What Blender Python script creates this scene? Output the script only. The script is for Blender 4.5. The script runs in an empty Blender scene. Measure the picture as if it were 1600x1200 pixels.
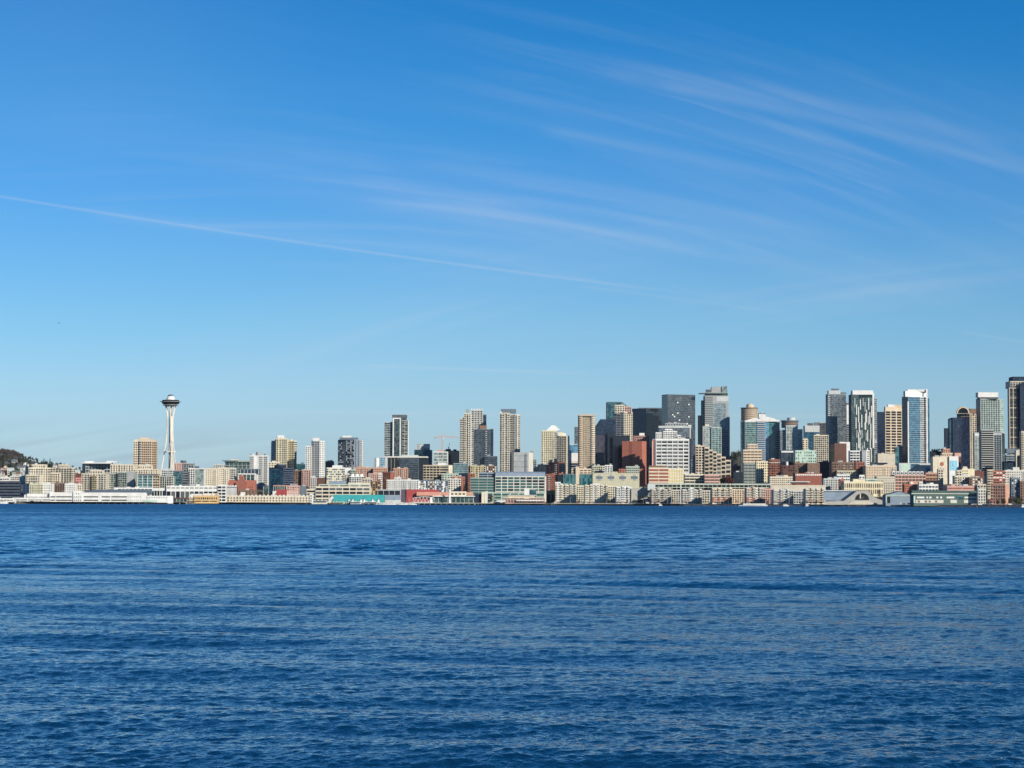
import bpy, math, random
import numpy as np
from mathutils import Vector, Matrix
random.seed(7); rng = np.random.default_rng(11)
S = bpy.context.scene
COL = S.collection
R = math.radians
# ------------------------------------------------------------------ camera
W, H, F = 1600.0, 1200.0, 3400.0
CAM_H = 3.5
cd = bpy.data.cameras.new("camera"); cam = bpy.data.objects.new("camera", cd); COL.objects.link(cam)
S.camera = cam
cd.sensor_fit = 'HORIZONTAL'; cd.sensor_width = 36; cd.lens = 36 * F / W
cd.clip_start = 0.5; cd.clip_end = 90000
PITCH = math.atan(185.6 / F); ROLL = R(0.19)
cam.location = (0, 0, CAM_H)
M3 = Matrix.Rotation(R(90) + PITCH, 3, 'X') @ Matrix.Rotation(ROLL, 3, 'Z')
cam.rotation_euler = M3.to_euler()
S.render.resolution_x = 1024; S.render.resolution_y = 768
def at(px, py, Y):
    """world point seen at photo pixel (px,py) lying at distance Y in front of the camera"""
    d = M3 @ Vector((px - W/2, H/2 - py, -F))
    return Vector((0, 0, CAM_H)) + d * (Y / d.y)
def slope(px): return at(px, 765, 1.0).x
def zat(px, py, Y): return at(px, py, Y).z
# ------------------------------------------------------------------ light
SUN_AZ, SUN_EL = R(140), R(24)       # clockwise from the view direction: behind the camera, to the right
SUN_DIR = Vector((math.sin(SUN_AZ)*math.cos(SUN_EL), math.cos(SUN_AZ)*math.cos(SUN_EL), math.sin(SUN_EL)))
sd = bpy.data.lights.new("sun", 'SUN'); so = bpy.data.objects.new("sun", sd); COL.objects.link(so)
sd.energy = 5.0; sd.angle = R(0.5); sd.color = (1.0, 0.93, 0.80)
so.rotation_euler = SUN_DIR.to_track_quat('Z', 'Y').to_euler()
S.view_settings.view_transform = 'Standard'; S.view_settings.look = 'None'
S.view_settings.exposure = 0.25; S.view_settings.gamma = 1.0; S.view_settings.use_curve_mapping = False

# node helpers
class NT:
    def __init__(s, tree): s.t = tree; s.n = tree.nodes; s.l = tree.links
    def node(s, typ, **kw):
        n = s.n.new(typ)
        for k, v in kw.items():
            if k.startswith('i_'):
                key = k[2:]; key = int(key) if key.isdigit() else key.replace('_', ' ')
                s.put(n.inputs[key], v)
            else: setattr(n, k, v)
        return n
    def put(s, sock, v):
        if isinstance(v, bpy.types.NodeSocket): s.l.new(v, sock)
        elif v is not None: sock.default_value = v
    def math(s, op, a, b=None, c=None, clamp=False):
        n = s.n.new('ShaderNodeMath'); n.operation = op; n.use_clamp = clamp
        s.put(n.inputs[0], a)
        if b is not None: s.put(n.inputs[1], b)
        if c is not None: s.put(n.inputs[2], c)
        return n.outputs[0]
    def mix(s, f, a, b, mode='MIX'):
        n = s.n.new('ShaderNodeMix'); n.data_type = 'RGBA'; n.blend_type = mode
        s.put(n.inputs[0], f); s.put(n.inputs[6], a); s.put(n.inputs[7], b)
        return n.outputs[2]
    def ramp(s, f, stops, interp='LINEAR'):
        n = s.n.new('ShaderNodeValToRGB'); n.color_ramp.interpolation = interp
        e = n.color_ramp.elements
        while len(e) > 1: e.remove(e[-1])
        e[0].position = stops[0][0]; e[0].color = stops[0][1]
        for p, c in stops[1:]: q = e.new(p); q.color = c
        s.put(n.inputs[0], f); return n.outputs[0]
    def maprange(s, v, a, b, c, d, smooth=False):
        n = s.n.new('ShaderNodeMapRange'); n.clamp = True
        if smooth: n.interpolation_type = 'SMOOTHSTEP'
        s.put(n.inputs[0], v)
        for i, x in enumerate((a, b, c, d)): s.put(n.inputs[i+1], x)
        return n.outputs[0]
def g(v, a=1.0): return (v, v, v, a)
def c4(c): return (c[0], c[1], c[2], 1.0)
def srgb(r, gg, b):
    f = lambda v: (v/255/12.92) if v/255 <= 0.04045 else ((v/255+0.055)/1.055)**2.4
    return (f(r), f(gg), f(b))

# ------------------------------------------------------------------ world: clear sky, cirrus streaks, contrails
world = bpy.data.worlds.new("World"); S.world = world; world.use_nodes = True
world.cycles.sampling_method = 'MANUAL'; world.cycles.sample_map_resolution = 256
wt = NT(world.node_tree); wt.n.clear()
sky = wt.node('ShaderNodeTexSky', sky_type='NISHITA', sun_disc=False, sun_elevation=SUN_EL, sun_rotation=SUN_AZ,
              altitude=0.0, air_density=1.0, dust_density=0.3, ozone_density=2.5)
tc = wt.node('ShaderNodeTexCoord')
sep = wt.node('ShaderNodeSeparateXYZ', i_0=tc.outputs['Generated'])
dx, dy, dz = sep.outputs
ysafe = wt.math('MAXIMUM', dy, 0.02)
u = wt.math('DIVIDE', dx, ysafe)       # tangent-plane coordinates of the sky in front of the town (x right, z up)
v = wt.math('DIVIDE', dz, ysafe)   
front = wt.maprange(dy, 0.3, 0.7, 0.0, 1.0, True)
# deepen the blue with height above the horizon
tint = wt.ramp(wt.maprange(dz, 0.0, 0.5, 0.0, 1.0), [(0.0, (0.611, 0.855, 1.347, 1)), (0.0268, (0.611, 0.855, 1.347, 1)), (0.0503, (0.627, 0.871, 1.316, 1)), (0.0797, (0.621, 0.862, 1.252, 1)), (0.109, (0.593, 0.857, 1.232, 1)), (0.1674, (0.466, 0.824, 1.182, 1)), (0.2254, (0.357, 0.761, 1.172, 1)), (0.2828, (0.247, 0.698, 1.177, 1)), (0.3395, (0.185, 0.677, 1.141, 1)), (0.3953, (0.107, 0.63, 1.101, 1)), (0.4475, (0.069, 0.596, 1.071, 1)), (0.75, (0.056, 0.525, 0.989, 1))])
skycol = wt.mix(1.0, sky.outputs[0], tint, 'MULTIPLY')
def upx(px): return (px - 800) / F
def vpy(py): return (785.6 - py) / F
def streaks(ang, sx, sy, seed, lo, hi, det=2.0, dist=0.0):
    """fibrous cirrus: noise stretched along a direction tilted ang degrees (down to the right is negative)"""
    ca, sa = math.cos(R(ang)), math.sin(R(ang))
    a = wt.math('ADD', wt.math('MULTIPLY', u, ca), wt.math('MULTIPLY', v, sa))
    b = wt.math('SUBTRACT', wt.math('MULTIPLY', v, ca), wt.math('MULTIPLY', u, sa))
    # a gentle bend
    b = wt.math('ADD', b, wt.math('MULTIPLY', wt.math('MULTIPLY', a, a), 0.35))
    comb = wt.node('ShaderNodeCombineXYZ'); wt.put(comb.inputs[0], wt.math('MULTIPLY', a, sx)); wt.put(comb.inputs[1], wt.math('MULTIPLY', b, sy)); comb.inputs[2].default_value = seed
    n = wt.node('ShaderNodeTexNoise', i_Vector=comb.outputs[0], i_Scale=1.0, i_Detail=det, i_Roughness=0.55, i_Distortion=dist)
    return wt.maprange(n.outputs[0], lo, hi, 0.0, 1.0, True)
def blob(px, py, rx, ry, ang=0):
    """soft elliptical region where a patch of cirrus lies"""
    ca, sa = math.cos(R(ang)), math.sin(R(ang))
    U = wt.math('SUBTRACT', u, upx(px)); V = wt.math('SUBTRACT', v, vpy(py))
    a = wt.math('DIVIDE', wt.math('ADD', wt.math('MULTIPLY', U, ca), wt.math('MULTIPLY', V, sa)), rx / F)
    b = wt.math('DIVIDE', wt.math('SUBTRACT', wt.math('MULTIPLY', V, ca), wt.math('MULTIPLY', U, sa)), ry / F)
    r2 = wt.math('ADD', wt.math('MULTIPLY', a, a), wt.math('MULTIPLY', b, b))
    return wt.math('EXPONENT', wt.math('MULTIPLY', r2, -1.0))
def trail(x0, y0, x1, y1, w, strength, bend=0.0):
    """contrail between two photo points, a thin fading line"""
    U0, V0, U1, V1 = upx(x0), vpy(y0), upx(x1), vpy(y1)
    L = math.hypot(U1-U0, V1-V0); ca, sa = (U1-U0)/L, (V1-V0)/L
    U = wt.math('SUBTRACT', u, U0); V = wt.math('SUBTRACT', v, V0)
    a = wt.math('DIVIDE', wt.math('ADD', wt.math('MULTIPLY', U, ca), wt.math('MULTIPLY', V, sa)), L)
    b = wt.math('SUBTRACT', wt.math('MULTIPLY', V, ca), wt.math('MULTIPLY', U, sa))
    bw = wt.math('MULTIPLY', wt.math('MULTIPLY', a, wt.math('SUBTRACT', 1.0, a)), bend)
    b = wt.math('DIVIDE', wt.math('SUBTRACT', b, bw), w / F)
    core = wt.math('EXPONENT', wt.math('MULTIPLY', wt.math('MULTIPLY', b, b), -1.0))
    ends = wt.math('MULTIPLY', wt.maprange(a, -0.02, 0.08, 0, 1, True), wt.maprange(a, 0.75, 1.0, 1, 0, True))
    return wt.math('MULTIPLY', wt.math('MULTIPLY', core, ends), strength)
n1 = streaks(-10, 9, 150, 1.3, 0.42, 0.78, 4.0, 0.35)
n2 = streaks(-15, 9, 150, 4.1, 0.42, 0.78, 4.0, 0.35)
n3 = streaks(14, 5, 130, 7.7, 0.42, 0.80)
n4 = streaks(-6, 7, 190, 9.2, 0.46, 0.80)
veil = streaks(-10, 3.5, 60, 2.6, 0.30, 0.80, 1.0)
cl = wt.math('MULTIPLY', blob(860, 340, 560, 85, -11), wt.math('ADD', wt.math('MULTIPLY', n1, 0.12), wt.math('MULTIPLY', veil, 0.10)))
def acc(x):
    global cl
    cl = wt.math('ADD', cl, x)
acc(wt.math('MULTIPLY', blob(1240, 215, 480, 115, -15), wt.math('ADD', wt.math('MULTIPLY', n2, 0.12), wt.math('MULTIPLY', veil, 0.09))))
acc(wt.math('MULTIPLY', blob(380, 345, 420, 60, -8), wt.math('MULTIPLY', n4, 0.12)))
acc(wt.math('MULTIPLY', blob(640, 500, 330, 70, 15), wt.math('ADD', wt.math('MULTIPLY', n3, 0.12), 0.06)))
acc(wt.math('MULTIPLY', blob(1400, 430, 330, 45, 10), wt.math('ADD', wt.math('MULTIPLY', n3, 0.14), 0.05)))
acc(wt.math('MULTIPLY', blob(1080, 545, 300, 35, -8), wt.math('ADD', wt.math('MULTIPLY', n4, 0.12), 0.03)))
acc(wt.math('MULTIPLY', blob(60, 60, 420, 260, 0), 0.055))
acc(trail(-200, 275, 1180, 468, 2.2, 0.15, -0.012))
acc(trail(120, 330, 900, 405, 10.0, 0.06, -0.008))
acc(trail(540, 280, 1330, 400, 8.0, 0.065, 0.012))
acc(trail(640, 250, 1420, 390, 10.0, 0.05, 0.014))
acc(trail(560, 310, 1150, 395, 6.0, 0.05, 0.008))
acc(trail(1020, 125, 1700, 290, 9.0, 0.09, 0.012))
acc(trail(840, 200, 1300, 290, 9.0, 0.06, 0.006))
acc(trail(930, 105, 1700, 240, 13.0, 0.05, 0.012))
acc(trail(560, 572, 960, 585, 2.5, 0.13))
acc(trail(380, 645, 1600, 650, 3.0, 0.10))
acc(trail(1500, 515, 1680, 545, 1.6, 0.10))
acc(trail(900, 445, 1250, 490, 2.0, 0.07))
cl = wt.math('MULTIPLY', cl, front, clamp=True)
cloudcol = (7.0, 7.6, 8.3, 1)      # sunlit ice cloud, in the sky texture's own units
# low greyish band of distant cloud just above the left skyline
lowb = wt.math('MULTIPLY', wt.math('MULTIPLY', blob(150, 705, 420, 34, 0), streaks(2, 8, 130, 5.5, 0.35, 0.6)), 0.5)
skyc = wt.mix(wt.math('MULTIPLY', lowb, front, clamp=True), skycol, (3.6, 4.7, 5.6, 1))
skyc = wt.mix(cl, skyc, cloudcol)
bg = wt.node('ShaderNodeBackground', i_Color=skyc, i_Strength=0.080)
out = wt.node('ShaderNodeOutputWorld'); wt.l.new(bg.outputs[0], out.inputs[0])
# ------------------------------------------------------------------ materials for the setting
def new_mat(name):
    m = bpy.data.materials.new(name); m.use_nodes = True
    t = NT(m.node_tree); t.n.clear()
    return m, t
def finish(t, bsdf):
    o = t.node('ShaderNodeOutputMaterial'); t.l.new(bsdf.outputs[0], o.inputs[0])
def tag(o, label=None, cat=None, group=None, kind=None):
    if label: o['label'] = label
    if cat: o['category'] = cat
    if group: o['group'] = group
    if kind: o['kind'] = kind
    return o
def water_material():
    m, t = new_mat('sea_water')
    geo = t.node('ShaderNodeNewGeometry')
    pos = geo.outputs['Position']
    sp = t.node('ShaderNodeSeparateXYZ', i_0=pos)
    Y = sp.outputs[1]
    def noise(sx, sy, scale, det, rough=0.55, dist=0.0):
        mp = t.node('ShaderNodeMapping'); t.put(mp.inputs['Vector'], pos); mp.inputs['Scale'].default_value = (sx, sy, 1)
        n = t.node('ShaderNodeTexNoise', i_Vector=mp.outputs[0], i_Scale=scale, i_Detail=det, i_Roughness=rough, i_Distortion=dist)
        return n.outputs[0]
    # wind patches: long streaks of calmer and rougher water
    gust = noise(0.010, 0.022, 1.0, 2.0, 0.55)
    gust2 = noise(0.0035, 0.012, 1.0, 1.0, 0.5)
    patch = t.maprange(t.math('ADD', t.math('MULTIPLY', gust, 0.5), t.math('MULTIPLY', gust2, 0.5)), 0.38, 0.62, 0.45, 1.15, True)
    near = t.maprange(Y, 60, 260, 1.0, 0.0, True)
    r1 = noise(1.1, 1.0, 10.0, 2.0, 0.6)
    r2 = noise(1.1, 1.0, 3.2, 2.0, 0.6)
    r3 = noise(1.3, 1.0, 0.5, 2.0, 0.65)
    far = t.math('SUBTRACT', 1.0, near)
    h = t.math('MULTIPLY', r1, 0.042)
    h = t.math('ADD', h, t.math('MULTIPLY', r2, t.math('ADD', 0.065, t.math('MULTIPLY', far, 0.30))))
    h = t.math('ADD', h, t.math('MULTIPLY', r3, t.math('MULTIPLY', far, 1.4)))
    h = t.math('MULTIPLY', h, patch)
    b = t.node('ShaderNodeBump', i_Strength=1.0, i_Distance=1.0, i_Height=h)
    # beyond ~100 m single ripples are far smaller than a pixel: their visible facets lean towards the open bay
    mp = t.node('ShaderNodeMapping'); t.put(mp.inputs['Vector'], pos); mp.inputs['Scale'].default_value = (0.55, 0.75, 1)
    nn = t.node('ShaderNodeTexNoise', i_Vector=mp.outputs[0], i_Scale=1.0, i_Detail=3.0, i_Roughness=0.75)
    cs = t.node('ShaderNodeSeparateXYZ', i_0=nn.outputs[1])
    streak = t.maprange(t.math('ADD', t.math('MULTIPLY', gust, 0.45), t.math('MULTIPLY', gust2, 0.55)), 0.36, 0.64, -0.032, 0.032)
    sx = t.math('MULTIPLY', t.math('SUBTRACT', cs.outputs[0], 0.5), 0.6)
    sy = t.math('ADD', t.math('ADD', t.math('MULTIPLY', t.math('SUBTRACT', cs.outputs[1], 0.5), -0.95), t.maprange(Y, 150, 900, -0.088, -0.150)), t.math('MULTIPLY', streak, -1.0))
    sy = t.math('MINIMUM', sy, -0.05)
    cv = t.node('ShaderNodeCombineXYZ', i_0=sx, i_1=sy, i_2=1.0)
    nv = t.node('ShaderNodeVectorMath', operation='NORMALIZE', i_0=cv.outputs[0])
    farn = t.maprange(Y, 50, 170, 0.0, 1.0, True)
    mixn = t.node('ShaderNodeMix', data_type='VECTOR')
    t.put(mixn.inputs[0], farn); t.put(mixn.inputs[4], b.outputs[0]); t.put(mixn.inputs[5], nv.outputs[0])
    p = t.node('ShaderNodeBsdfPrincipled', i_Base_Color=(0.0012, 0.024, 0.066, 1), i_Roughness=0.06, i_IOR=1.42, i_Normal=mixn.outputs[1])
    t.put(p.inputs['Roughness'], t.maprange(Y, 80, 1200, 0.05, 0.22))
    finish(t, p); return m
M_WATER = water_material()
def mesh_np(name, verts, faces, mat, smooth=True):
    me = bpy.data.meshes.new(name)
    n, f = len(verts), len(faces)
    me.vertices.add(n); me.vertices.foreach_set('co', np.asarray(verts, np.float32).ravel())
    me.loops.add(f*4); me.loops.foreach_set('vertex_index', np.asarray(faces, np.int32).ravel())
    me.polygons.add(f); me.polygons.foreach_set('loop_start', np.arange(0, f*4, 4, dtype=np.int32))
    if smooth: me.polygons.foreach_set('use_smooth', np.ones(f, bool))
    me.update(calc_edges=True); me.materials.append(mat)
    o = bpy.data.objects.new(name, me); COL.objects.link(o); return o
def build_water():
    rows = [20.0]
    while rows[-1] < 140: rows.append(rows[-1] + max(0.05, 0.0016*rows[-1]))
    while rows[-1] < 9000: rows.append(rows[-1]*(1.003 if rows[-1] < 260 else 1.02))
    Yr = np.array(rows)
    side = 0.272 + (3.2-0.272)*(np.linspace(0, 1, 131)[1:])**2.0
    a = np.concatenate([-side[::-1], np.linspace(-0.272, 0.272, 820), side])
    X = np.outer(Yr, a); Y = np.outer(Yr, np.ones(len(a)))
    Z = np.zeros_like(X)
    dxs = Yr[:, None]*np.gradient(a)[None, :]; dys = np.gradient(Yr)
    g2 = np.random.default_rng(5)
    lam = np.exp(np.linspace(math.log(0.15), math.log(2.3), 90)).tolist() + [4.6, 5.3, 6.1, 7.2, 8.6, 10.4]
    for L in lam:
        th = g2.normal(0, 0.16 if L > 4 else (0.5 if L > 1.0 else 0.85)) + 0.15           # travelling towards the viewer, slightly oblique
        kx, ky = math.sin(th)*2*math.pi/L, math.cos(th)*2*math.pi/L
        amp = 0.0046 * L * min(1.0, (0.45/L)**0.85) if L < 4 else 0.0105 * L**0.6
        lamy = L/max(abs(math.cos(th)), 0.15); lamx = L/max(abs(math.sin(th)), 0.05)
        fy = np.clip((lamy/dys - 2.2)/2.5, 0, 1); sel = fy > 0
        if not sel.any(): continue
        fade = fy[sel][:, None] * np.clip((lamx/dxs[sel] - 2.2)/2.5, 0, 1)
        ph = g2.uniform(0, 6.283)
        # slow modulation so that crests come and go
        mx, my, mp = g2.normal(0, 0.35/L), g2.normal(0, 0.25/L), g2.uniform(0, 6.28)
        arg = kx*X[sel] + ky*Y[sel] + ph
        env = 0.65 + 0.55*np.sin(mx*2*X[sel] + my*2*Y[sel] + mp)
        s = np.sin(arg)
        Z[sel] += amp*fade * env * (s + 0.22*np.cos(2*arg))
    gx = 1.0 + 0.35*np.sin(X*0.045 + Y*0.021 + 1.0)*np.sin(Y*0.06 - X*0.02) + 0.2*np.sin(X*0.11 - Y*0.05)
    Z *= gx
    Z[-1, :] = 0; Z[:, 0] = 0; Z[:, -1] = 0; Z[0, :] = 0
    nr, nc = X.shape
    idx = np.arange(nr*nc).reshape(nr, nc)
    faces = np.stack([idx[:-1, :-1], idx[:-1, 1:], idx[1:, 1:], idx[1:, :-1]], -1).reshape(-1, 4)
    verts = np.stack([X, Y, Z], -1).reshape(-1, 3)
    # coarse surround: behind the camera and to the sides, sharing the edge line
    n0 = len(verts); B = 60000.0
    ex = [(-B, -B, 0), (B, -B, 0), (B, B, 0), (-B, B, 0)]
    c00, c01, c10, c11 = idx[0, 0], idx[0, -1], idx[-1, 0], idx[-1, -1]
    verts = np.concatenate([verts, np.array(ex)])
    extra = [[n0, n0+1, c01, c00], [n0+1, n0+2, c11, c01], [n0+2, n0+3, c10, c11], [n0+3, n0, c00, c10]]
    faces = np.concatenate([faces, np.array(extra)])
    o = mesh_np('sea', verts, faces, M_WATER)
    tag(o, kind='structure')
build_water()
# ------------------------------------------------------------------ shoreline and ground
SH_X = [-900, 0, 250, 450, 800, 1100, 1350, 1600, 2500]
SH_D = [2850, 2930, 3120, 3340, 3400, 3150, 2900, 2700, 2400]
def D0(px): return float(np.interp(px, SH_X, SH_D))
def pxof(x, y): return 800 + F * x / y
def sm(t): t = np.clip(t, 0, 1); return t*t*(3-2*t)
def ground_np(X, Y):
    px = 800 + F*X/Y
    off = Y - np.interp(px, SH_X, SH_D)
    z = 2.55 + 0.8*sm(off/70) + 30*sm((off-110)/420) + 26*sm((off-450)/1100) - 35*sm((off-2200)/2500)
    # the residential hill at the far left
    h = np.interp(px, [-900, 18, 35, 50, 65, 90, 115, 140, 185], [47, 44, 37, 31, 26, 20, 14, 6, 0])
    z = z + h*sm((off-900)/850)*(1-0.6*sm((off-2300)/1500))
    # wooded rise seen in the gap between the downtown towers
    z = z + 52*np.exp(-((px-1152)/22.0)**2)*sm((off-1100)/700)*(1-sm((off-2600)/1200))
    z = z + 1.4*np.sin(X*0.013+1)*np.sin(Y*0.011)*sm((off-200)/300)
    return z
def ground(x, y): return float(ground_np(np.array([x]), np.array([y]))[0])
def simple_mat(name, col, rough=0.85, var=0.0, scale=0.3, metal=0.0, spec=0.3, col2=None):
    m, t = new_mat(name)
    p = t.node('ShaderNodeBsdfPrincipled', i_Base_Color=c4(col), i_Roughness=rough, i_Metallic=metal)
    p.inputs['Specular IOR Level'].default_value = spec
    if var or col2:
        tcn = t.node('ShaderNodeTexCoord')
        n = t.node('ShaderNodeTexNoise', i_Vector=tcn.outputs['Object'], i_Scale=scale, i_Detail=4.0, i_Roughness=0.65)
        a = c4([v*(1-var) for v in col]); b = c4(col2) if col2 else c4([min(1, v*(1+var)) for v in col])
        t.put(p.inputs['Base Color'], t.ramp(n.outputs[0], [(0.35, a), (0.65, b)]))
    finish(t, p); return m
def terrain_material():
    m, t = new_mat('city_ground')
    geo = t.node('ShaderNodeNewGeometry')
    n = t.node('ShaderNodeTexNoise', i_Vector=geo.outputs['Position'], i_Scale=0.02, i_Detail=6.0, i_Roughness=0.7)
    n2 = t.node('ShaderNodeTexNoise', i_Vector=geo.outputs['Position'], i_Scale=0.11, i_Detail=4.0, i_Roughness=0.7)
    a = t.ramp(n.outputs[0], [(0.38, (0.035, 0.045, 0.020, 1)), (0.5, (0.075, 0.062, 0.035, 1)), (0.62, (0.12, 0.11, 0.095, 1))])
    b = t.ramp(n2.outputs[0], [(0.4, (0.5, 0.5, 0.5, 1)), (0.62, (1.3, 1.3, 1.3, 1))])
    p = t.node('ShaderNodeBsdfPrincipled', i_Base_Color=t.mix(1.0, a, b, 'MULTIPLY'), i_Roughness=0.95)
    finish(t, p); return m
def build_terrain():
    offs = np.concatenate([[0, 0.01], np.linspace(20, 600, 50), np.linspace(640, 3200, 90), np.linspace(3400, 9000, 25)])
    pxs = np.concatenate([np.linspace(-3300, -300, 60, endpoint=False), np.linspace(-300, 1900, 520), np.linspace(1905, 4600, 60)])
    V = []
    base = np.interp(pxs, SH_X, SH_D)
    Y = base[None, :] + offs[:, None]
    X = (pxs[None, :]-800)/F*Y
    Z = ground_np(X, Y); Z[0, :] = -2.0
    nr, nc = X.shape; idx = np.arange(nr*nc).reshape(nr, nc)
    faces = np.stack([idx[:-1, :-1], idx[:-1, 1:], idx[1:, 1:], idx[1:, :-1]], -1).reshape(-1, 4)
    o = mesh_np('ground', np.stack([X, Y, Z], -1).reshape(-1, 3), faces, terrain_material(), smooth=False)
    tag(o, kind='structure')
build_terrain()
# ------------------------------------------------------------------ mesh builder
class MB:
    def __init__(s): s.v = []; s.f = []
    def quad(s, a, b, c, d): n = len(s.v); s.v += [Vector(a), Vector(b), Vector(c), Vector(d)]; s.f.append((n, n+1, n+2, n+3)); return s
    def tri(s, a, b, c): n = len(s.v); s.v += [Vector(a), Vector(b), Vector(c)]; s.f.append((n, n+1, n+2)); return s
    def obox(s, o, a, b, c):
        """box from corner o with edge vectors a (right), b (back), c (up)"""
        o, a, b, c = map(Vector, (o, a, b, c)); n = len(s.v)
        s.v += [o, o+a, o+a+b, o+b, o+c, o+a+c, o+a+b+c, o+b+c]
        flip = a.cross(b).dot(c) < 0
        for q in ((0,1,5,4), (1,2,6,5), (2,3,7,6), (3,0,4,7), (4,5,6,7), (3,2,1,0)): s.f.append(tuple(n+i for i in (q[::-1] if flip else q)))
        return s
    def box(s, x0, y0, z0, x1, y1, z1): return s.obox((x0,y0,z0), (x1-x0,0,0), (0,y1-y0,0), (0,0,z1-z0))
    def prism(s, poly, z0, z1, top=True):
        n = len(s.v); k = len(poly)
        s.v += [Vector((p[0], p[1], z0)) for p in poly] + [Vector((p[0], p[1], z1)) for p in poly]
        for i in range(k): j = (i+1) % k; s.f.append((n+i, n+j, n+k+j, n+k+i))
        if top: s.f.append(tuple(n+k+i for i in range(k)))
        s.f.append(tuple(n+i for i in reversed(range(k))))
        return s
    def lathe(s, cx, cy, prof, seg=24):
        n = len(s.v)
        for r, z in prof:
            for i in range(seg):
                a = 2*math.pi*i/seg; s.v.append(Vector((cx+r*math.cos(a), cy+r*math.sin(a), z)))
        for j in range(len(prof)-1):
            for i in range(seg):
                k = (i+1) % seg; s.f.append((n+j*seg+i, n+j*seg+k, n+(j+1)*seg+k, n+(j+1)*seg+i))
        s.f.append(tuple(n+i for i in reversed(range(seg)))); s.f.append(tuple(n+(len(prof)-1)*seg+i for i in range(seg)))
        return s
    def tube(s, p, q, r0, r1=None, seg=6):
        p, q = Vector(p), Vector(q); r1 = r0 if r1 is None else r1
        d = (q-p).normalized(); a = d.orthogonal().normalized(); b = d.cross(a); n = len(s.v)
        for c, r in ((p, r0), (q, r1)):
            for i in range(seg): t = 2*math.pi*i/seg; s.v.append(c + a*(r*math.cos(t)) + b*(r*math.sin(t)))
        for i in range(seg): k = (i+1) % seg; s.f.append((n+i, n+k, n+seg+k, n+seg+i))
        s.f.append(tuple(n+i for i in reversed(range(seg)))); s.f.append(tuple(n+seg+i for i in range(seg)))
        return s
    def mesh(s, name, mat, off=(0,0,0)):
        off = Vector(off); me = bpy.data.meshes.new(name)
        me.from_pydata([tuple(p-off) for p in s.v], [], s.f)
        uv = me.uv_layers.new(name='UVMap').data
        for pl in me.polygons:
            nn = pl.normal
            for li in pl.loop_indices:
                co = me.vertices[me.loops[li].vertex_index].co
                if abs(nn.z) > 0.7: uv[li].uv = (co.x, co.y)
                else:
                    L = math.hypot(nn.x, nn.y) or 1; uv[li].uv = ((-nn.y*co.x + nn.x*co.y)/L, co.z)
        me.materials.append(mat); return me
    def build(s, name, mat, parent=None):
        off = parent.location if parent else Vector((0,0,0))
        if parent and parent.parent: off = off + parent.parent.location
        o = bpy.data.objects.new(name, s.mesh(name, mat, off)); COL.objects.link(o)
        if parent: o.parent = parent
        return o
def empty(name, loc, label, cat, group=None):
    o = bpy.data.objects.new(name, None); COL.objects.link(o); o.location = loc; o.empty_display_size = 1
    return tag(o, label, cat, group)

# ------------------------------------------------------------------ materials
MATS = {}
WALLS = dict(posterblue=(.22,.52,.68), ivory=(.62,.58,.50), stone=(.47,.44,.37), white=(.64,.63,.60), offwhite=(.55,.53,.47), cream=(.60,.53,.41), yellow=(.66,.58,.40), tan=(.47,.38,.27), beige=(.50,.45,.36),
    sand=(.56,.45,.33), salmon=(.48,.27,.19), pink=(.50,.32,.27), red=(.34,.075,.06), brick=(.26,.095,.065), darkbrick=(.12,.05,.04), brown=(.19,.12,.085),
    grey=(.30,.31,.31), lightgrey=(.45,.47,.46), darkgrey=(.09,.10,.11), greygreen=(.27,.31,.28), sage=(.40,.45,.37), mint=(.42,.54,.46), teal=(.04,.29,.29),
    navy=(.012,.018,.04), black=(.012,.013,.016), orange=(.58,.39,.19), ochre=(.40,.34,.19), slate=(.12,.15,.18), greenroof=(.085,.125,.105), bluegrey=(.20,.25,.31),
    plum=(.075,.06,.085), terracotta=(.36,.13,.085), concrete=(.34,.33,.30), asphalt=(.05,.05,.052), redroof=(.31,.055,.055), coral=(.50,.25,.19), olive=(.44,.42,.30))
def wm(name):
    if name in MATS: return MATS[name]
    if name in GLASS: return gm(name)
    m = simple_mat(name + '_wall', WALLS[name], 0.8, 0.10, 0.12); MATS[name] = m; return m
# curtain walls: (dark pane, light pane, rare bright pane, share of light, roughness)
GLASS = dict(g_navy=((.006,.011,.028),(.014,.025,.055),(.10,.13,.17),.3,.12), g_blue=((.012,.052,.095),(.030,.115,.175),(.20,.32,.40),.45,.12),
    g_teal=((.012,.05,.06),(.05,.14,.15),(.30,.38,.38),.4,.15), g_green=((.016,.034,.030),(.05,.085,.075),(.34,.38,.35),.35,.2),
    g_grey=((.05,.062,.072),(.12,.14,.155),(.42,.44,.44),.45,.25), g_slate=((.015,.023,.033),(.040,.055,.072),(.20,.24,.27),.35,.2), g_pale=((.07,.11,.13),(.17,.23,.25),(.46,.52,.52),.5,.2),
    g_sage=((.09,.125,.115),(.22,.26,.24),(.50,.52,.47),.5,.3), g_mauve=((.035,.03,.042),(.055,.05,.065),(.10,.10,.12),.4,.3),
    g_black=((.004,.005,.010),(.008,.010,.018),(.05,.06,.08),.3,.1), g_sky=((.05,.14,.23),(.11,.24,.34),(.35,.50,.62),.5,.15))
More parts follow.
